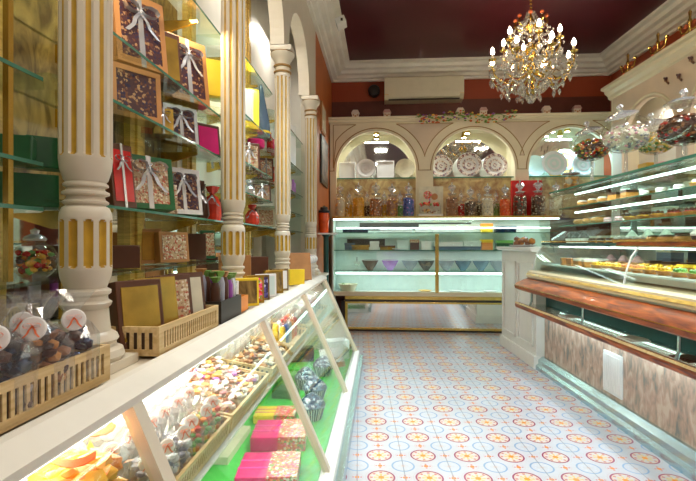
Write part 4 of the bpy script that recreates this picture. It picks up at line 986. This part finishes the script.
mb('tan').box(0,.02,-.16,.16,0,.30,.003).build('frame', t); mb('pale').box(.019,.022,-.13,.13,.03,.27).build('picture_panel', t)
# ------------------------------------------------------------------ right counter
RE = 3.68; RN = .9
t = thing('pastry_counter', 'long curved glass pastry counter with rose granite front and red wood rails', 'counter', R, 1.45, 2.3, 0)
def rq(q): return q-2.3
def ext(m, poly, a=RN, b=RE, **k): return m.extr([(x-1.45, z) for x, z in poly], 'y', rq(a), rq(b), **k)
ext(mb('granite'), [(1.47,.09),(1.50,.09),(1.50,.50),(1.47,.50)]).build('granite_panel', t)
ext(mb('darkteal'), [(1.48,.50),(1.50,.50),(1.50,.66),(1.48,.66)]).build('upper_front_panel', t)
m = mb('steel'); ext(m, [(1.40,0),(1.40,.03),(1.42,.045),(1.42,.075),(1.45,.10),(1.47,.10),(1.47,0)]); m.build('kick_plate', t)
ext(mb('dark'), [(1.50,0),(2.12,0),(2.12,.66),(1.50,.66)], RN, RE-.002).build('carcass', t)
m = mb('redwood'); ext(m, [(1.232,.665),(1.236,.645),(1.262,.632),(1.33,.655),(1.345,.70),(1.335,.722),(1.30,.712),(1.245,.685)]); m.build('upper_rail', t, True)
m = mb('brass'); ext(m, [(1.2315,.667),(1.236,.667),(1.2365,.671),(1.2325,.671)]); m.build('rail_inlay', t)
m = mb('redwood'); ext(m, [(1.235,.515),(1.240,.498),(1.26,.487),(1.275,.492),(1.28,.51),(1.27,.532),(1.245,.535)]); m.build('lower_rail', t, True)
m = mb('crate'); ext(m, [(1.235,.526),(1.239,.526),(1.244,.5365),(1.240,.537)]); m.build('lower_rail_inlay', t)
m = mb('gglass'); ext(m, [(1.275,.505),(1.48,.505),(1.48,.513),(1.275,.513)]); s_ = m.build('bag_shelf', t)
for q in (1.1, 1.9, 2.7, 3.5):
    m = mb('steel'); m.tube([(1.28-1.45, rq(q), .50),(1.30-1.45, rq(q), .56),(1.30-1.45, rq(q), .63)], .008, 8); m.build('rail_bracket', t)
    ext(mb('steel'), [(1.33,.645),(1.48,.645),(1.48,.655),(1.33,.655)], q-.01, q+.01).build('rail_arm', t)
m = mb('ledge'); ext(m, [(1.325,.735),(1.34,.725),(1.50,.66),(1.55,.66),(1.55,.785),(1.36,.785),(1.335,.775)]); m.build('ledge', t)
m = mb('goldwood'); ext(m, [(1.323,.750),(1.326,.750),(1.334,.764),(1.331,.765)]); m.build('ledge_line', t)
G1 = [(1.37,.785),(1.385,.86),(1.41,.93),(1.45,.985)]; G2 = [(1.45,1.01),(1.43,1.08),(1.425,1.16),(1.435,1.25),(1.47,1.34),(1.52,1.385)]
def curved(prof, a, b, key, th=.006):
    m = mb(key); g = []
    pr_ = [(x-1.45, z) for x, z in prof]; inn = [(x+th, z) for x, z in pr_]
    m.extr(pr_+list(reversed(inn)), 'y', rq(a), rq(b)); return m
joints = [.95, 1.60, 2.42, RE-.01]
for a, b in zip(joints, joints[1:]):
    curved(G1, a+.004, b-.004, 'glass').build('lower_curved_pane', t); curved(G2, a+.004, b-.004, 'glass').build('upper_curved_pane', t)
for a in joints[1:]:
    curved(G1, a-.0045, a+.0045, 'white').build('pane_joint', t)
m = mb('redwood'); ext(m, [(1.445,.985),(1.50,.985),(1.50,1.01),(1.445,1.01)], RN, 2.62); m.build('wood_band', t)
m = mb('darkteal'); ext(m, [(1.445,.985),(1.47,.985),(1.47,1.0),(1.445,1.0)], 2.62, RE); m.build('metal_band', t)
m = mb('brass'); ext(m, [(1.441,1.006),(1.445,1.006),(1.447,1.013),(1.443,1.014)], RN, RE); ext(m, [(1.441,.983),(1.445,.983),(1.445,.988),(1.441,.988)], RN, 2.62); m.build('gilt_edge', t)
for nm, x0_, z0_ in (('deck', 1.44, .838),('middle_shelf', 1.47, .998)):
    ext(mb('gglass' if nm != 'deck' else 'teal'), [(x0_,z0_-.01),(2.05,z0_-.01),(2.05,z0_),(x0_,z0_)], RN, RE-.01).build(nm, t)
for z in (1.13, 1.26):
    s_ = ext(mb('gglass'), [(1.52,z-.008),(2.05,z-.008),(2.05,z),(1.52,z)], RN, RE-.15).build('glass_shelf', t)
    ext(mb('gedge'), [(1.518,z-.008),(1.52,z-.008),(1.52,z),(1.518,z)], RN, RE-.15).build('shelf_edge', s_)
ext(mb('gglass'), [(1.50,1.385),(2.10,1.385),(2.10,1.395),(1.50,1.395)], RN, RE-.03).build('top_pane', t)
ext(mb('gedge'), [(1.492,1.383),(1.5,1.383),(1.5,1.397),(1.492,1.397)], RN, RE-.03).build('top_edge', t)
ext(mb('mirror'), [(2.06,.79),(2.07,.79),(2.07,1.385),(2.06,1.385)], RN, RE).build('mirror_back', t)
for q in (1.0, 1.9, 2.8, 3.5): ext(mb('steel'), [(2.04,.79),(2.06,.79),(2.06,1.385),(2.04,1.385)], q-.012, q+.012).build('upright', t)
m = mb('glass'); m.extr([(x-1.45,z) for x, z in [(1.38,.785)]+G1[1:]+G2+[(2.06,1.385),(2.06,.785)]], 'y', rq(RE)-.006, rq(RE)); m.build('end_pane', t)
for x, z in ((1.535,1.345),(1.535,1.215)):
    mb('tube').lathe([(.0065,0),(.0065,3.30-RN)], 10, T=Matrix.Translation((x-1.45,rq(RN),z))@Matrix.Rotation(-pi/2,4,'X')).build('light_tube', t)
mb('tube').lathe([(.005,0),(.005,RE-RN-.2)], 10, T=Matrix.Translation((1.50-1.45,rq(RN),.972))@Matrix.Rotation(-pi/2,4,'X')).build('light_tube', t)
mb('tube').lathe([(.005,0),(.005,RE-RN-.3)], 10, T=Matrix.Translation((1.462-1.45,rq(RN),.492))@Matrix.Rotation(-pi/2,4,'X')).build('added_under_tube', t)  # tube added under the bag shelf to light granite and floor
t = thing('vent_grille', 'white slatted vent grille set in the rose granite panel', 'vent', R, 1.4695, R.q(614,1.47), .126)
m = mb('white').box(-.012,0,-.095,.095,0,.24,.003); m.build('frame', t)
m = mb('paper'); [m.box(-.016,-.011,-.08+.0225*i,-.068+.0225*i,.02,.22) for i in range(8)]; m.build('slats', t)
# pier at the counter's end
PX0, PX1, PQ0, PQ1 = 1.405, 2.1, RE+.005, 4.56
t = thing('panelled_counter_end', 'white panelled cabinet pier at the far end of the pastry counter', 'cabinet', R, PX0, PQ0, 0)
d_ = PQ1-PQ0; w_ = PX1-PX0
mb('pierwhite').box(0,w_,0,d_,0,.93).build('body', t); mb('pierwhite').box(-.018,w_,-.001,d_+.018,0,.10,.004).build('skirting', t)
m = mb('pierwhite')
for y0_, y1_ in ((.06,d_*.5-.03),(d_*.5+.03,d_-.06)):
    for a_ in ((y0_,y1_,.16,.18),(y0_,y1_,.82,.84),(y0_,y0_+.02,.16,.84),(y1_-.02,y1_,.16,.84)): m.box(-.012,0,a_[0],a_[1],a_[2],a_[3],.003)
m.build('panel_moulding', t)
mb('pierwhite').extr([(-.03,.93),(-.045,.945),(-.045,.965),(w_,.965),(w_,.93)], 'y', -.0, d_+.03).build('worktop', t)
t = thing('pastry_dish', 'dish heaped with brown croissants on the white pier', 'dish', R, PX0+.14, 4.38, .966)
mb('plate').lathe([(0,0),(.09,0),(.125,.012),(.12,.016),(.088,.005),(0,.005)], 28).build('dish', t, True)
m = mb('pastry'); cluster(m, 16, .085,.085,.025,.075,.030,['pastry','almond']); m.build('croissants', t, True)
# pastries
def pastry(kind, first={}):
    if kind in first: return first[kind], False
    t = bpy.data.objects.new({'tart':'fruit_tart','eclair':'eclair','cupcake':'cream_cupcake','macaron':'macaron','slice':'cake_slice'}[kind[0]], None); C.objects.link(t); t['category'] = 'pastry'
    a, b_ = kind[1], kind[2]
    if kind[0] == 'tart':
        mb('pastry').lathe([(.024,0),(.034,.018),(.031,.018),(.02,.012),(0,.012)], 20).build('crust', t, True)
        mb(a).lathe([(.031,.013),(.028,.02),(0,.024)], 20).build('filling', t, True)
        m = mb(b_); [m.ico((.016*cos(k*1.26),.016*sin(k*1.26),.025),.009,1) for k in range(5)]; m.ico((0,0,.028),.009,1); m.build('fruit', t, True)
    elif kind[0] == 'eclair':
        mb('pastry').ico((0,0,.017),.02,2,(2.0,.9,.85)).build('bun', t, True); mb(a).ico((0,0,.027),.017,2,(2.0,.85,.5)).build('icing', t, True)
    elif kind[0] == 'cupcake':
        mb(b_).lathe([(.018,0),(.026,.028),(.0,.03)], 18).build('case', t, True); mb(a).lathe([(.027,.027),(.028,.036),(.018,.046),(.016,.052),(.006,.062),(0,.064)], 18, wob=.05).build('topping', t, True)
    elif kind[0] == 'macaron':
        mb(a).lathe([(.0,0),(.017,.002),(.02,.008),(.018,.011)], 18).build('shell', t, True); mb('icing').lathe([(.017,.010),(.017,.016)], 18).build('cream', t, True); mb(a).lathe([(.018,.015),(.02,.018),(.016,.026),(0,.028)], 18).build('shell', t, True)
    else:
        mb('pastry').extr([(-.03,-.025),(.03,-.02),(.03,.02),(-.03,.025)], 'z', 0, .03).build('sponge', t); mb(a).extr([(-.031,-.026),(.031,-.021),(.031,.021),(-.031,.026)], 'z', .03, .042).build('icing', t)
    first[kind] = t; return t, True
CN = {'custard':'yellow custard','berry':'red','choc':'dark chocolate','icing':'white iced','greenic':'pistachio green','candyo':'orange','purple':'purple','pastry':'golden','amber':'amber','candyp':'pink'}
def row(p, h, q0, q1, step, kinds, where, group):
    i = 0; q = q0
    while q <= q1:
        kd = kinds[int((q-q0)/(q1-q0+1e-6)*len(kinds))] if True else None
        base, new = pastry(kd)
        place_n = ORD[i] if i < 20 else 'last'
        lb = f"{CN[kd[1]]} {base.name.split('.')[0].replace('_',' ')}, {place_n} from the near end, {where}"
        if new: place(base, R, p, q, h, random.uniform(-.2,.2)+pi/2*0, lb, group, (1.25,)*3)
        else: dup(base, R, p, q, h, random.uniform(-.3,.3), lb, group, (1.25,)*3)
        q += step; i += 1
K1 = [('macaron','purple',''),('tart','custard','berry'),('tart','candyo','berry'),('tart','custard','custard'),('tart','custard','candyo'),('eclair','icing',''),('eclair','pastry',''),('slice','icing','')]
row(1.52, .839, 1.35, 3.45, .108, [('macaron','purple',''),('macaron','candyo',''),('tart','berry','berry'),('tart','greenic','candyg'),('tart','custard','custard'),('tart','custard','candyo'),('tart','custard','custard'),('slice','icing',''),('slice','pastry','')], 'front row on deck', 'pastries on the counter deck, front row')
row(1.66, .839, 1.40, 3.45, .12, [('slice','berry',''),('tart','custard','berry'),('slice','custard',''),('tart','custard','custard'),('eclair','pastry',''),('slice','icing','')], 'second row on deck', 'pastries on the counter deck, second row')
row(1.82, .839, 1.45, 3.45, .16, [('cupcake','icing','choc'),('eclair','choc',''),('slice','choc',''),('cupcake','candyp','choc')], 'rear row on deck', 'pastries on the counter deck, rear row')
row(1.56, .999, 1.5, 3.5, .108, [('macaron','choc',''),('cupcake','icing','choc'),('eclair','choc',''),('tart','choc','icing'),('macaron','choc',''),('cupcake','choc','icing')], 'middle shelf', 'chocolates on the middle shelf')
row(1.72, .999, 1.5, 3.5, .16, [('eclair','choc',''),('slice','choc',''),('cupcake','icing','choc'),('slice','icing','')], 'rear of middle shelf', 'chocolates at the rear of the middle shelf')
row(1.60, 1.131, 1.5, 3.4, .125, [('tart','choc','berry'),('eclair','choc',''),('tart','berry','choc'),('tart','amber','choc'),('macaron','candyp',''),('eclair','pastry','')], 'lower glass shelf', 'sweets on the lower glass shelf of the counter')
row(1.60, 1.261, 1.5, 3.4, .14, [('slice','amber',''),('tart','custard','icing'),('macaron','icing',''),('slice','choc',''),('eclair','icing','')], 'upper glass shelf', 'sweets on the upper glass shelf of the counter')
# boxes and bottles standing behind on the shelves
for i, (q, z, h, k, nm, c) in enumerate(((1.75,.839,.12,'dark','carton','black'),(2.05,.839,.13,'brown','carton','brown'),(2.5,.839,.12,'white','carton','white'),(2.95,.839,.12,'vase','carton','slate blue'),(1.9,1.131,.10,'darkteal','carton','dark teal'),(2.2,1.131,.10,'pale','carton','pale cream'),(2.6,1.131,.10,'yellow','carton','yellow'),(3.0,1.131,.10,'teal','carton','pale turquoise'),(3.25,1.131,.10,'brown','carton','dark brown'),(1.8,1.261,.10,'tan','carton','tan'),(2.3,1.261,.10,'redliq','carton','bright red'),(2.7,1.261,.10,'pale','carton','cream'),(3.1,1.261,.10,'goldcard','carton','gold'))):
    t = thing('carton', f"{c} carton at the back of the pastry counter, {('deck' if z < .9 else 'lower glass shelf' if z < 1.2 else 'upper glass shelf')}", 'box', R, 1.96, q, z, 0)
    mb(k).box(-.04,.04,-.07,.07,0,h*.85,.004).build('carton', t); mb('pale').box(-.042,.042,-.072,.072,h*.85,h,.003).build('lid', t)
# papers on the bag shelf
for i, (q, k) in enumerate(((2.35,'white'),(3.05,'white'),(1.95,'brown'))):
    m = mb(k).box(-.05,.05,-.06,.06,0,.006).box(-.04,.045,-.05,.05,.006,.010, T=Matrix.Rotation(.2,4,'Z'))
    single(m.build('napkin_pile'), ['white napkin pile on the glass bag shelf, nearer','white napkin pile on the glass bag shelf, farther','brown napkin pile on the glass bag shelf'][i], 'napkins', R, 1.38, q, .514)
# big tilted bowls on the counter top
def bowl_jar(u, r, keys, label, p=1.72, q=None, tilt=.5, lid=True, n=320, hz=None, feet=.05):
    q = R.q(u, p); z0 = 1.3955
    t = thing('bowl_jar', label, 'jar', R, p, q, z0, 0, 'large glass sweet bowls on the pastry counter')
    m = mb('crystal'); 
    m.lathe([(.045,0),(.045,.005),(.012,.012),(.010,feet),(.02,feet+.01)], 16, cap=False); m.build('foot', t, True)
    c = (0,0,feet+r*.86)
    T = Matrix.Translation(c) @ Matrix.Rotation(tilt, 4, 'Y') @ Matrix.Rotation(-tilt*.6, 4, 'X')
    prof = [(r*1.06*sin(a), -r*.86*cos(a)) for a in [pi*k/14*.80 for k in range(15)]]
    prof += [(prof[-1][0]*1.08, prof[-1][1]+.012), (prof[-1][0]*1.10, prof[-1][1]+.016)]
    m = mb('jar').lathe(prof, 32, T=T, cap=False); m.build('bowl', t, True)
    m = MB(); m.use(keys[0]); m.ico((0,0,c[2]-r*.18), r*.86, 3, (1,1,.62))
    for i in range(n):
        a = random.uniform(0,2*pi); b_ = random.uniform(-.9,.95); rr = sqrt(1-b_*b_)*r*.88; m.use(random.choice(keys))
        m.ico((rr*cos(a), rr*sin(a), c[2]-r*.18+b_*r*.56), .0105*random.uniform(.8,1.3), 1, (1,1,.8))
    o = m.build('sweets', t, True); o['kind'] = 'stuff'
    if lid:
        zt = prof[-1][1]; rl = prof[-1][0]
        m = mb('crystal').lathe([(rl*1.02,zt+.002),(rl*1.04,zt+.008),(rl*.8,zt+.022),(rl*.3,zt+.034),(.012,zt+.040),(.012,zt+.052),(.022,zt+.064),(.012,zt+.078),(0,zt+.08)], 28, T=T, cap=False); m.build('lid', t, True)
bowl_jar(592, .122, ['choc','almond','red','candyo','amber','leaf'], 'round glass bowl of red and yellow sweets, farthest on the counter', p=1.66, tilt=-.35, feet=.19)
bowl_jar(626, .138, ['pale','pale','icing','candyp','grey'], 'round tilted glass bowl of pale pinkish sweets', p=1.70, tilt=-.35, feet=.18)
bowl_jar(656, .115, ['candyc','yellow','leaf','pale'], 'round glass bowl of yellow and green sweets', p=1.93, tilt=-.35, feet=.18)
bowl_jar(684, .125, ['choc','berry','brown','choc','almond'], 'round lidded glass bowl of dark red and brown sweets, nearest', p=1.66, tilt=0, feet=.10)
for i, (u, k, w, hh, lb) in enumerate(((648,'candyy',.10,.15,'yellow carton behind the glass bowls'),(634,'teal',.09,.12,'pale turquoise carton behind the pale bowl'),(664,'candyp',.09,.13,'pink carton behind the yellow and green bowl'))):
    p = 1.98; t = thing('carton', lb, 'box', R, p, R.q(u,p), 1.3955)
    mb(k).box(-w*.4,w*.4,-w*.5,w*.5,0,hh,.004).build('carton', t); mb('white').box(-w*.41,w*.41,-w*.51,w*.51,hh*.6,hh*.75).build('band', t)
t = thing('cylinder_jar', 'glass cylinder jar of pale biscuits at the far end of counter', 'jar', R, 1.62, 3.56, 1.3955)
mb('jar').lathe([(.055,0),(.06,.004),(.06,.13)], 24, cap=False).build('bowl', t, True); m = MB(); cluster(m, 60, .048,.048,.015,.10,.018,['pale','candyc','pastry']); o = m.build('sweets', t, True); o['kind'] = 'stuff'
mb('silver').lathe([(.062,.13),(.062,.14),(.01,.15),(.012,.165),(0,.17)], 24).build('lid', t, True)
# ------------------------------------------------------------------ right wall cabinet
PF = 2.75; QN = 5.05
t = thing('arched_wall_cabinet', 'cream arched wall cabinet running along the right wall', 'cabinet', R, PF, 3, 0)
m = mb('pink_cream'); q0, q1 = -.2, QN
rc = [4.47, 3.50, 2.53, 1.56, .59]
arch_plate(m, 'y', q0-3, q1-3, [(c-3, .41, 1.97, 1.25) for c in reversed(rc)], 1.0, 2.60, 0, .05)
o = m.build('front_panel', t, fixn=False)
b_ = bmesh.new(); b_.from_mesh(o.data); bmesh.ops.remove_doubles(b_, verts=b_.verts, dist=1e-5); bmesh.ops.recalc_face_normals(b_, faces=b_.faces); b_.to_mesh(o.data); b_.free()
m = mb('cream').extr([(0,2.56),(-.02,2.575),(-.025,2.60),(-.06,2.63),(-.065,2.655),(-.10,2.665),(-.10,2.69),(.295,2.69),(.295,2.56)], 'y', q0-3, q1-3+.06); m.build('cornice', t)
mb('cream').box(.0,.295,q1-3,q1-3+.03,0,2.56).box(.05,.295,q0-3,q1-3,2.5,2.56).box(0,.05,q0-3,q1-3,0,1.0).build('carcass', t)
for a, b in zip(rc, rc[1:]): mb('cream').box(.05,.28,(a+b)/2-.05-3,(a+b)/2+.05-3,1.0,2.5).build('partition', t)
mb('ivory').box(.28,.29,q0-3,q1-3,1.0,2.5).build('niche_back', t)
for c in rc:
    mb('cream').tube([(-.002, c-3+.44*cos(a), 1.97+.44*sin(a)) for a in [pi*k/28 for k in range(29)]], .012, 6).build('arch_moulding', t)
    mb('gglass').box(.055,.275,c-3-.40,c-3+.40,1.70,1.71).build('niche_shelf', t)
    m = mb('brass').lathe([(.04,0),(.04,.02)], 16, T=Matrix.Translation((.16,c-3,2.40))); m.use('bulb').lathe([(0,-.001),(.026,-.001),(.026,.001),(0,.001)], 16, T=Matrix.Translation((.16,c-3,2.40))); m.build('niche_lamp', t, True)
for i, (u, hz) in enumerate(((667,2.46),(680,2.43),(692,2.52))):
    q = R.q(u, PF); 
    m = mb('choco').ico((0,0,0), .020, 2, (.3,1.3,1.1)); m.ico((0,.025,.020), .010, 2, (.4,1,1)); m.extr([(-.01,-.012),(.008,-.015),(-.03,-.055),(-.045,-.045)], 'x', -.003, .003)
    single(m.build('bird_ornament', None, True), ['small dark red bird ornament left on the cream frieze','small dark red bird ornament just above the right arch','small dark red bird ornament nearest the right picture edge'][i], 'ornament', R, PF-.010, q, hz, 0, 'red bird ornaments on the right frieze')
for i, u in enumerate((628, 658, 690)):
    p = PF-.045; q = R.q(u, p)
    t = thing('candelabrum', ['gilt leafy candelabrum on the right cornice, farthest','gilt leafy candelabrum on the right cornice, middle','gilt leafy candelabrum on the right cornice, nearest'][i], 'ornament', R, p, q, 2.691, 0, 'gilt candelabra on the right cornice')
    mb('brass').lathe([(.04,0),(.035,.012),(.012,.02),(.010,.10),(.02,.12),(.008,.15),(.014,.20),(0,.22)], 14).build('stem', t, True)
    for sg in (-1,1):
        m = mb('brass'); m.tube([(0,sg*.0,.06),(0,sg*.05,.045),(0,sg*.10,.06),(0,sg*.12,.11)], .007, 6); m.ico((0,sg*.12,.125), .02, 1, (1,1,.9)); m.use('petal').ico((0,sg*.05,.10), .022, 1, (.5,1,1)).ico((0,sg*.08,.035), .018, 1, (.5,1,1)); m.build('arm', t, True)
# ------------------------------------------------------------------ chandelier
CXw, CYw = 1.59, 4.0
t = bpy.data.objects.new('chandelier', None); C.objects.link(t); t.location = (CXw, CYw, 2.20); t['label'] = 'gilt crystal chandelier with many lit candle bulbs hanging from the maroon ceiling'; t['category'] = 'chandelier'
m = mb('brass').lathe([(0,.08),(.03,.09),(.05,.12),(.03,.15),(.02,.20),(.045,.24),(.07,.28),(.045,.33),(.02,.38),(.03,.44),(.055,.48),(.03,.52),(.014,.58),(.02,.66),(.045,.69),(.03,.73),(.010,.78),(.006,.84)], 20); m.build('stem', t, True)
m = mb('brass')
for i in range(5): m.lathe([(.010,0),(.013,.006),(.010,.012)], 8, c=(0,0,.84+.032*i))
m.lathe([(.004,.82),(.004,1.0)], 8); m.lathe([(.012,.985),(.05,1.0),(.055,1.0095)], 20); m.build('chain', t, True)
def drop(m, x, y, z, s):
    m.lathe([(0,-s*1.5),(s*.5,-s*.5),(s*.42,0),(0,s*.5)], 6, c=(x,y,z))
def arm_set(n, rad, zc, off, sag, lift):
    for i in range(n):
        a = 2*pi*(i+off)/n; ca, sa = cos(a), sin(a)
        pts = [(.02,zc),(rad*.3,zc-sag*.6),(rad*.6,zc-sag),(rad*.88,zc-sag*.55),(rad,zc+lift*.2),(rad,zc+lift)]
        pts2 = []
        for j in range(len(pts)-1):
            for k in range(4):
                f = k/4; p0 = pts[max(0,j-1)]; p1 = pts[j]; p2 = pts[j+1]; p3 = pts[min(len(pts)-1,j+2)]
                pts2.append(tuple(.5*((2*p1[c])+(-p0[c]+p2[c])*f+(2*p0[c]-5*p1[c]+4*p2[c]-p3[c])*f*f+(-p0[c]+3*p1[c]-3*p2[c]+p3[c])*f**3) for c in (0,1)))
        pts2.append(pts[-1])
        m = mb('brass'); m.tube([(x*ca, x*sa, z) for x, z in pts2], .0075, 7)
        m.tube([(rad*.6*ca+.0*sa, rad*.6*sa, zc-sag+.0),(rad*.5*ca, rad*.5*sa, zc-sag+.05),(rad*.6*ca, rad*.6*sa, zc-sag+.085),(rad*.68*ca, rad*.68*sa, zc-sag+.06)], .005, 6)
        m.lathe([(.008,zc+lift-.005),(.030,zc+lift+.004),(.034,zc+lift+.012),(.012,zc+lift+.012)], 14, c=(rad*ca, rad*sa, 0))
        ar = m.build('arm', t, True)
        mb('cream').lathe([(.010,zc+lift+.012),(.010,zc+lift+.052)], 10, c=(rad*ca, rad*sa, 0)).build('candle', ar, True)
        mb('bulb').lathe([(.006,zc+lift+.052),(.018,zc+lift+.070),(.017,zc+lift+.085),(.005,zc+lift+.112),(0,zc+lift+.118)], 10, c=(rad*ca, rad*sa, 0)).build('bulb', ar, True)
        dl = [(rad*ca+.028*cos(2*pi*k/3+a), rad*sa+.028*sin(2*pi*k/3+a), zc+lift-.03, .017) for k in range(3)]
        dl += [(rad*1.03*ca, rad*1.03*sa, zc+lift-.09, .045), (rad*.62*ca, rad*.62*sa, zc-sag-.045, .034), (rad*.85*ca, rad*.85*sa, zc-.06, .032)]
        for d_l in dl: m = mb('crystal'); drop(m, *d_l); m.build('crystal_drop', ar)
arm_set(8, .345, .28, .12, .10, .09)
arm_set(6, .235, .46, .4, .07, .06)
# swags of beads between arms, and the upper crown
for (n, rad, zt, off, sag) in ((8,.345,.355,.12,.10),(6,.235,.50,.4,.08),(8,.16,.60,.0,.05),(8,.22,.21,.5,.06),(8,.29,.27,.62,.09),(8,.10,.72,.3,.05),(10,.19,.42,.1,.06)):
    for i in range(n):
        a0, a1 = 2*pi*(i+off)/n, 2*pi*(i+1+off)/n; m = mb('crystal')
        for k in range(1, 11):
            f = k/11; a = a0+(a1-a0)*f; rr = rad*(1-.10*sin(pi*f)); z = zt-sag*sin(pi*f)
            m.ico((rr*cos(a), rr*sin(a), z), .012, 1)
        drop(m, rad*.9*cos((a0+a1)/2), rad*.9*sin((a0+a1)/2), zt-sag-.04, .032)
        m.build('bead_swag', t)
for i in range(8):
    a = 2*pi*i/8; m = mb('crystal')
    for k in range(9):
        f = k/8; rr = .03+.16*f**1.4; m.ico((rr*cos(a), rr*sin(a), .80-.20*f), .012, 1)
    m.build('bead_strand', t)
for i in range(8):
    a = 2*pi*(i+.5)/8; m = mb('brass').tube([(.02*cos(a),.02*sin(a),.68),(.09*cos(a),.09*sin(a),.66),(.135*cos(a),.135*sin(a),.70),(.12*cos(a),.12*sin(a),.745)], .006, 6); m.use('petal').ico((.125*cos(a),.125*sin(a),.755), .020, 1, (1,1,.8)).use('crystal'); drop(m, .135*cos(a), .135*sin(a), .66, .020); m.build('crown_leaf', t, True)
m = mb('crystal')
for j, (rr, z, n) in enumerate(((.10,.16,12),(.14,.19,14),(.07,.12,9),(.035,.08,5))):
    for i in range(n): a = 2*pi*(i+j*.5)/n; drop(m, rr*cos(a), rr*sin(a), z, .034)
m.ico((0,0,.045), .035, 2); m.build('crystal_basket', t)
# ------------------------------------------------------------------ lamps (added unseen ceiling fill, cabinet lights)
def area(name, loc, rot, sx, sy, e, col):
    l = bpy.data.lights.new(name, 'AREA'); l.shape = 'RECTANGLE'; l.size = sx; l.size_y = sy; l.energy = e; l.color = col
    o = bpy.data.objects.new(name, l); C.objects.link(o); o.location = loc; o.rotation_euler = rot; return o
def down(fr, p, q, z, sx, sy, e, col, tiltp=0, name='added_ceiling_fill_light'):
    return area(name, fr.w(p, q, z), (0, tiltp, -fr.a), sx, sy, e, col)
k = 0
for q in (-1.2, .7, 2.35):  # unseen ceiling lamps added to light the room
    for p in (-.02, 1.15, 2.3):
        t = thing('added_ceiling_lamp', f"added unseen square ceiling lamp, {('rear','middle','front')[int(k/3)]} row, {('left','centre','right')[k%3]}", 'lamp', L, p, q, HC-.03)
        mb('white').box(-.16,.16,-.16,.16,.01,.029,.003).build('housing', t); mb('tubew').box(-.13,.13,-.13,.13,.002,.0095).build('diffuser', t)
        down(L, p, q, HC-.035, .26, .26, (7 if p < 1 else 11) if q < 2 else 13, (1,.91,.78) if q < 2 else (.80,.93,1)).data.spread = radians(180 if q < 2 else 85); k += 1
# cold light of the case tubes, plus two added fills
down(R, 1.52, 2.3, 1.33, .03, 2.4, 5, (.80,1,.97), 0, 'counter_tube_light')
down(R, 1.56, 2.3, .97, .03, 2.4, 4, (.85,1,.97), 0, 'counter_tube_light')
area('added_toe_light', R.w(1.40, 2.3, .485), (0, radians(-20), -AR), .03, 2.5, 4, (.72,.95,1))  # fill added below the bag shelf for the granite and floor
down(L, .7, Q0+.09, 1.262, 2.4, .03, 4, (.75,1,.95), 0, 'case_tube_light')
down(L, .7, Q0+.12, .64, 2.4, .03, 2.5, (.75,1,.95), 0, 'case_tube_light')
down(L, .7, Q0+.12, .905, 2.4, .03, 1.5, (.75,1,.95), 0, 'case_tube_light')
area('display_tube_light', L.w(-.56, 1.75, .675), (0, radians(10), -AL), .04, 3.9, 12, (1,.92,.82))
area('added_lower_display_light', L.w(-.45, 2.3, .405), (0, radians(12), -AL), .03, 2.9, 9, (1,.97,.9))  # fill added under the trays to brighten the green shelf
for a, b in zip(cs, cs[1:]): down(L, -.80, (a+b)/2, 2.65, .10, .25, 4, (1,.95,.86), 0, 'cabinet_top_light')
for a in (1.2, 1.8, 2.55): down(L, -.76, a, 1.92, .06, .3, 2.2, (1,.86,.62), 0, 'cabinet_shelf_light')
for c in xc: down(L, c, QF+.16, 2.28, .30, .05, 7 if c < 1.5 else 20, (.95,1,.9) if c < 1.5 else (.40,.80,1), 0, 'niche_light')
for c in rc[:3]: down(R, PF+.16, c, 2.36, .05, .3, 3, (1,.95,.85), 0, 'niche_light')
# ------------------------------------------------------------------ world, camera
W = bpy.data.worlds.new('World'); bpy.context.scene.world = W; W.use_nodes = True
W.node_tree.nodes['Background'].inputs[0].default_value = (.75,.85,1,1); W.node_tree.nodes['Background'].inputs[1].default_value = .3
cam = bpy.data.cameras.new('Camera'); co = bpy.data.objects.new('Camera', cam); C.objects.link(co)
co.location = (0, 0, 1.0); co.rotation_euler = (pi/2, 0, 0)
cam.sensor_width = 36; cam.lens = 36*F/696; cam.shift_y = 2.5/696; cam.clip_start = .05
S = bpy.context.scene; S.camera = co
S.view_settings.view_transform = 'Standard'; S.view_settings.look = 'None'; S.view_settings.gamma = 1; S.view_settings.exposure = 0
bpy.context.view_layer.update()
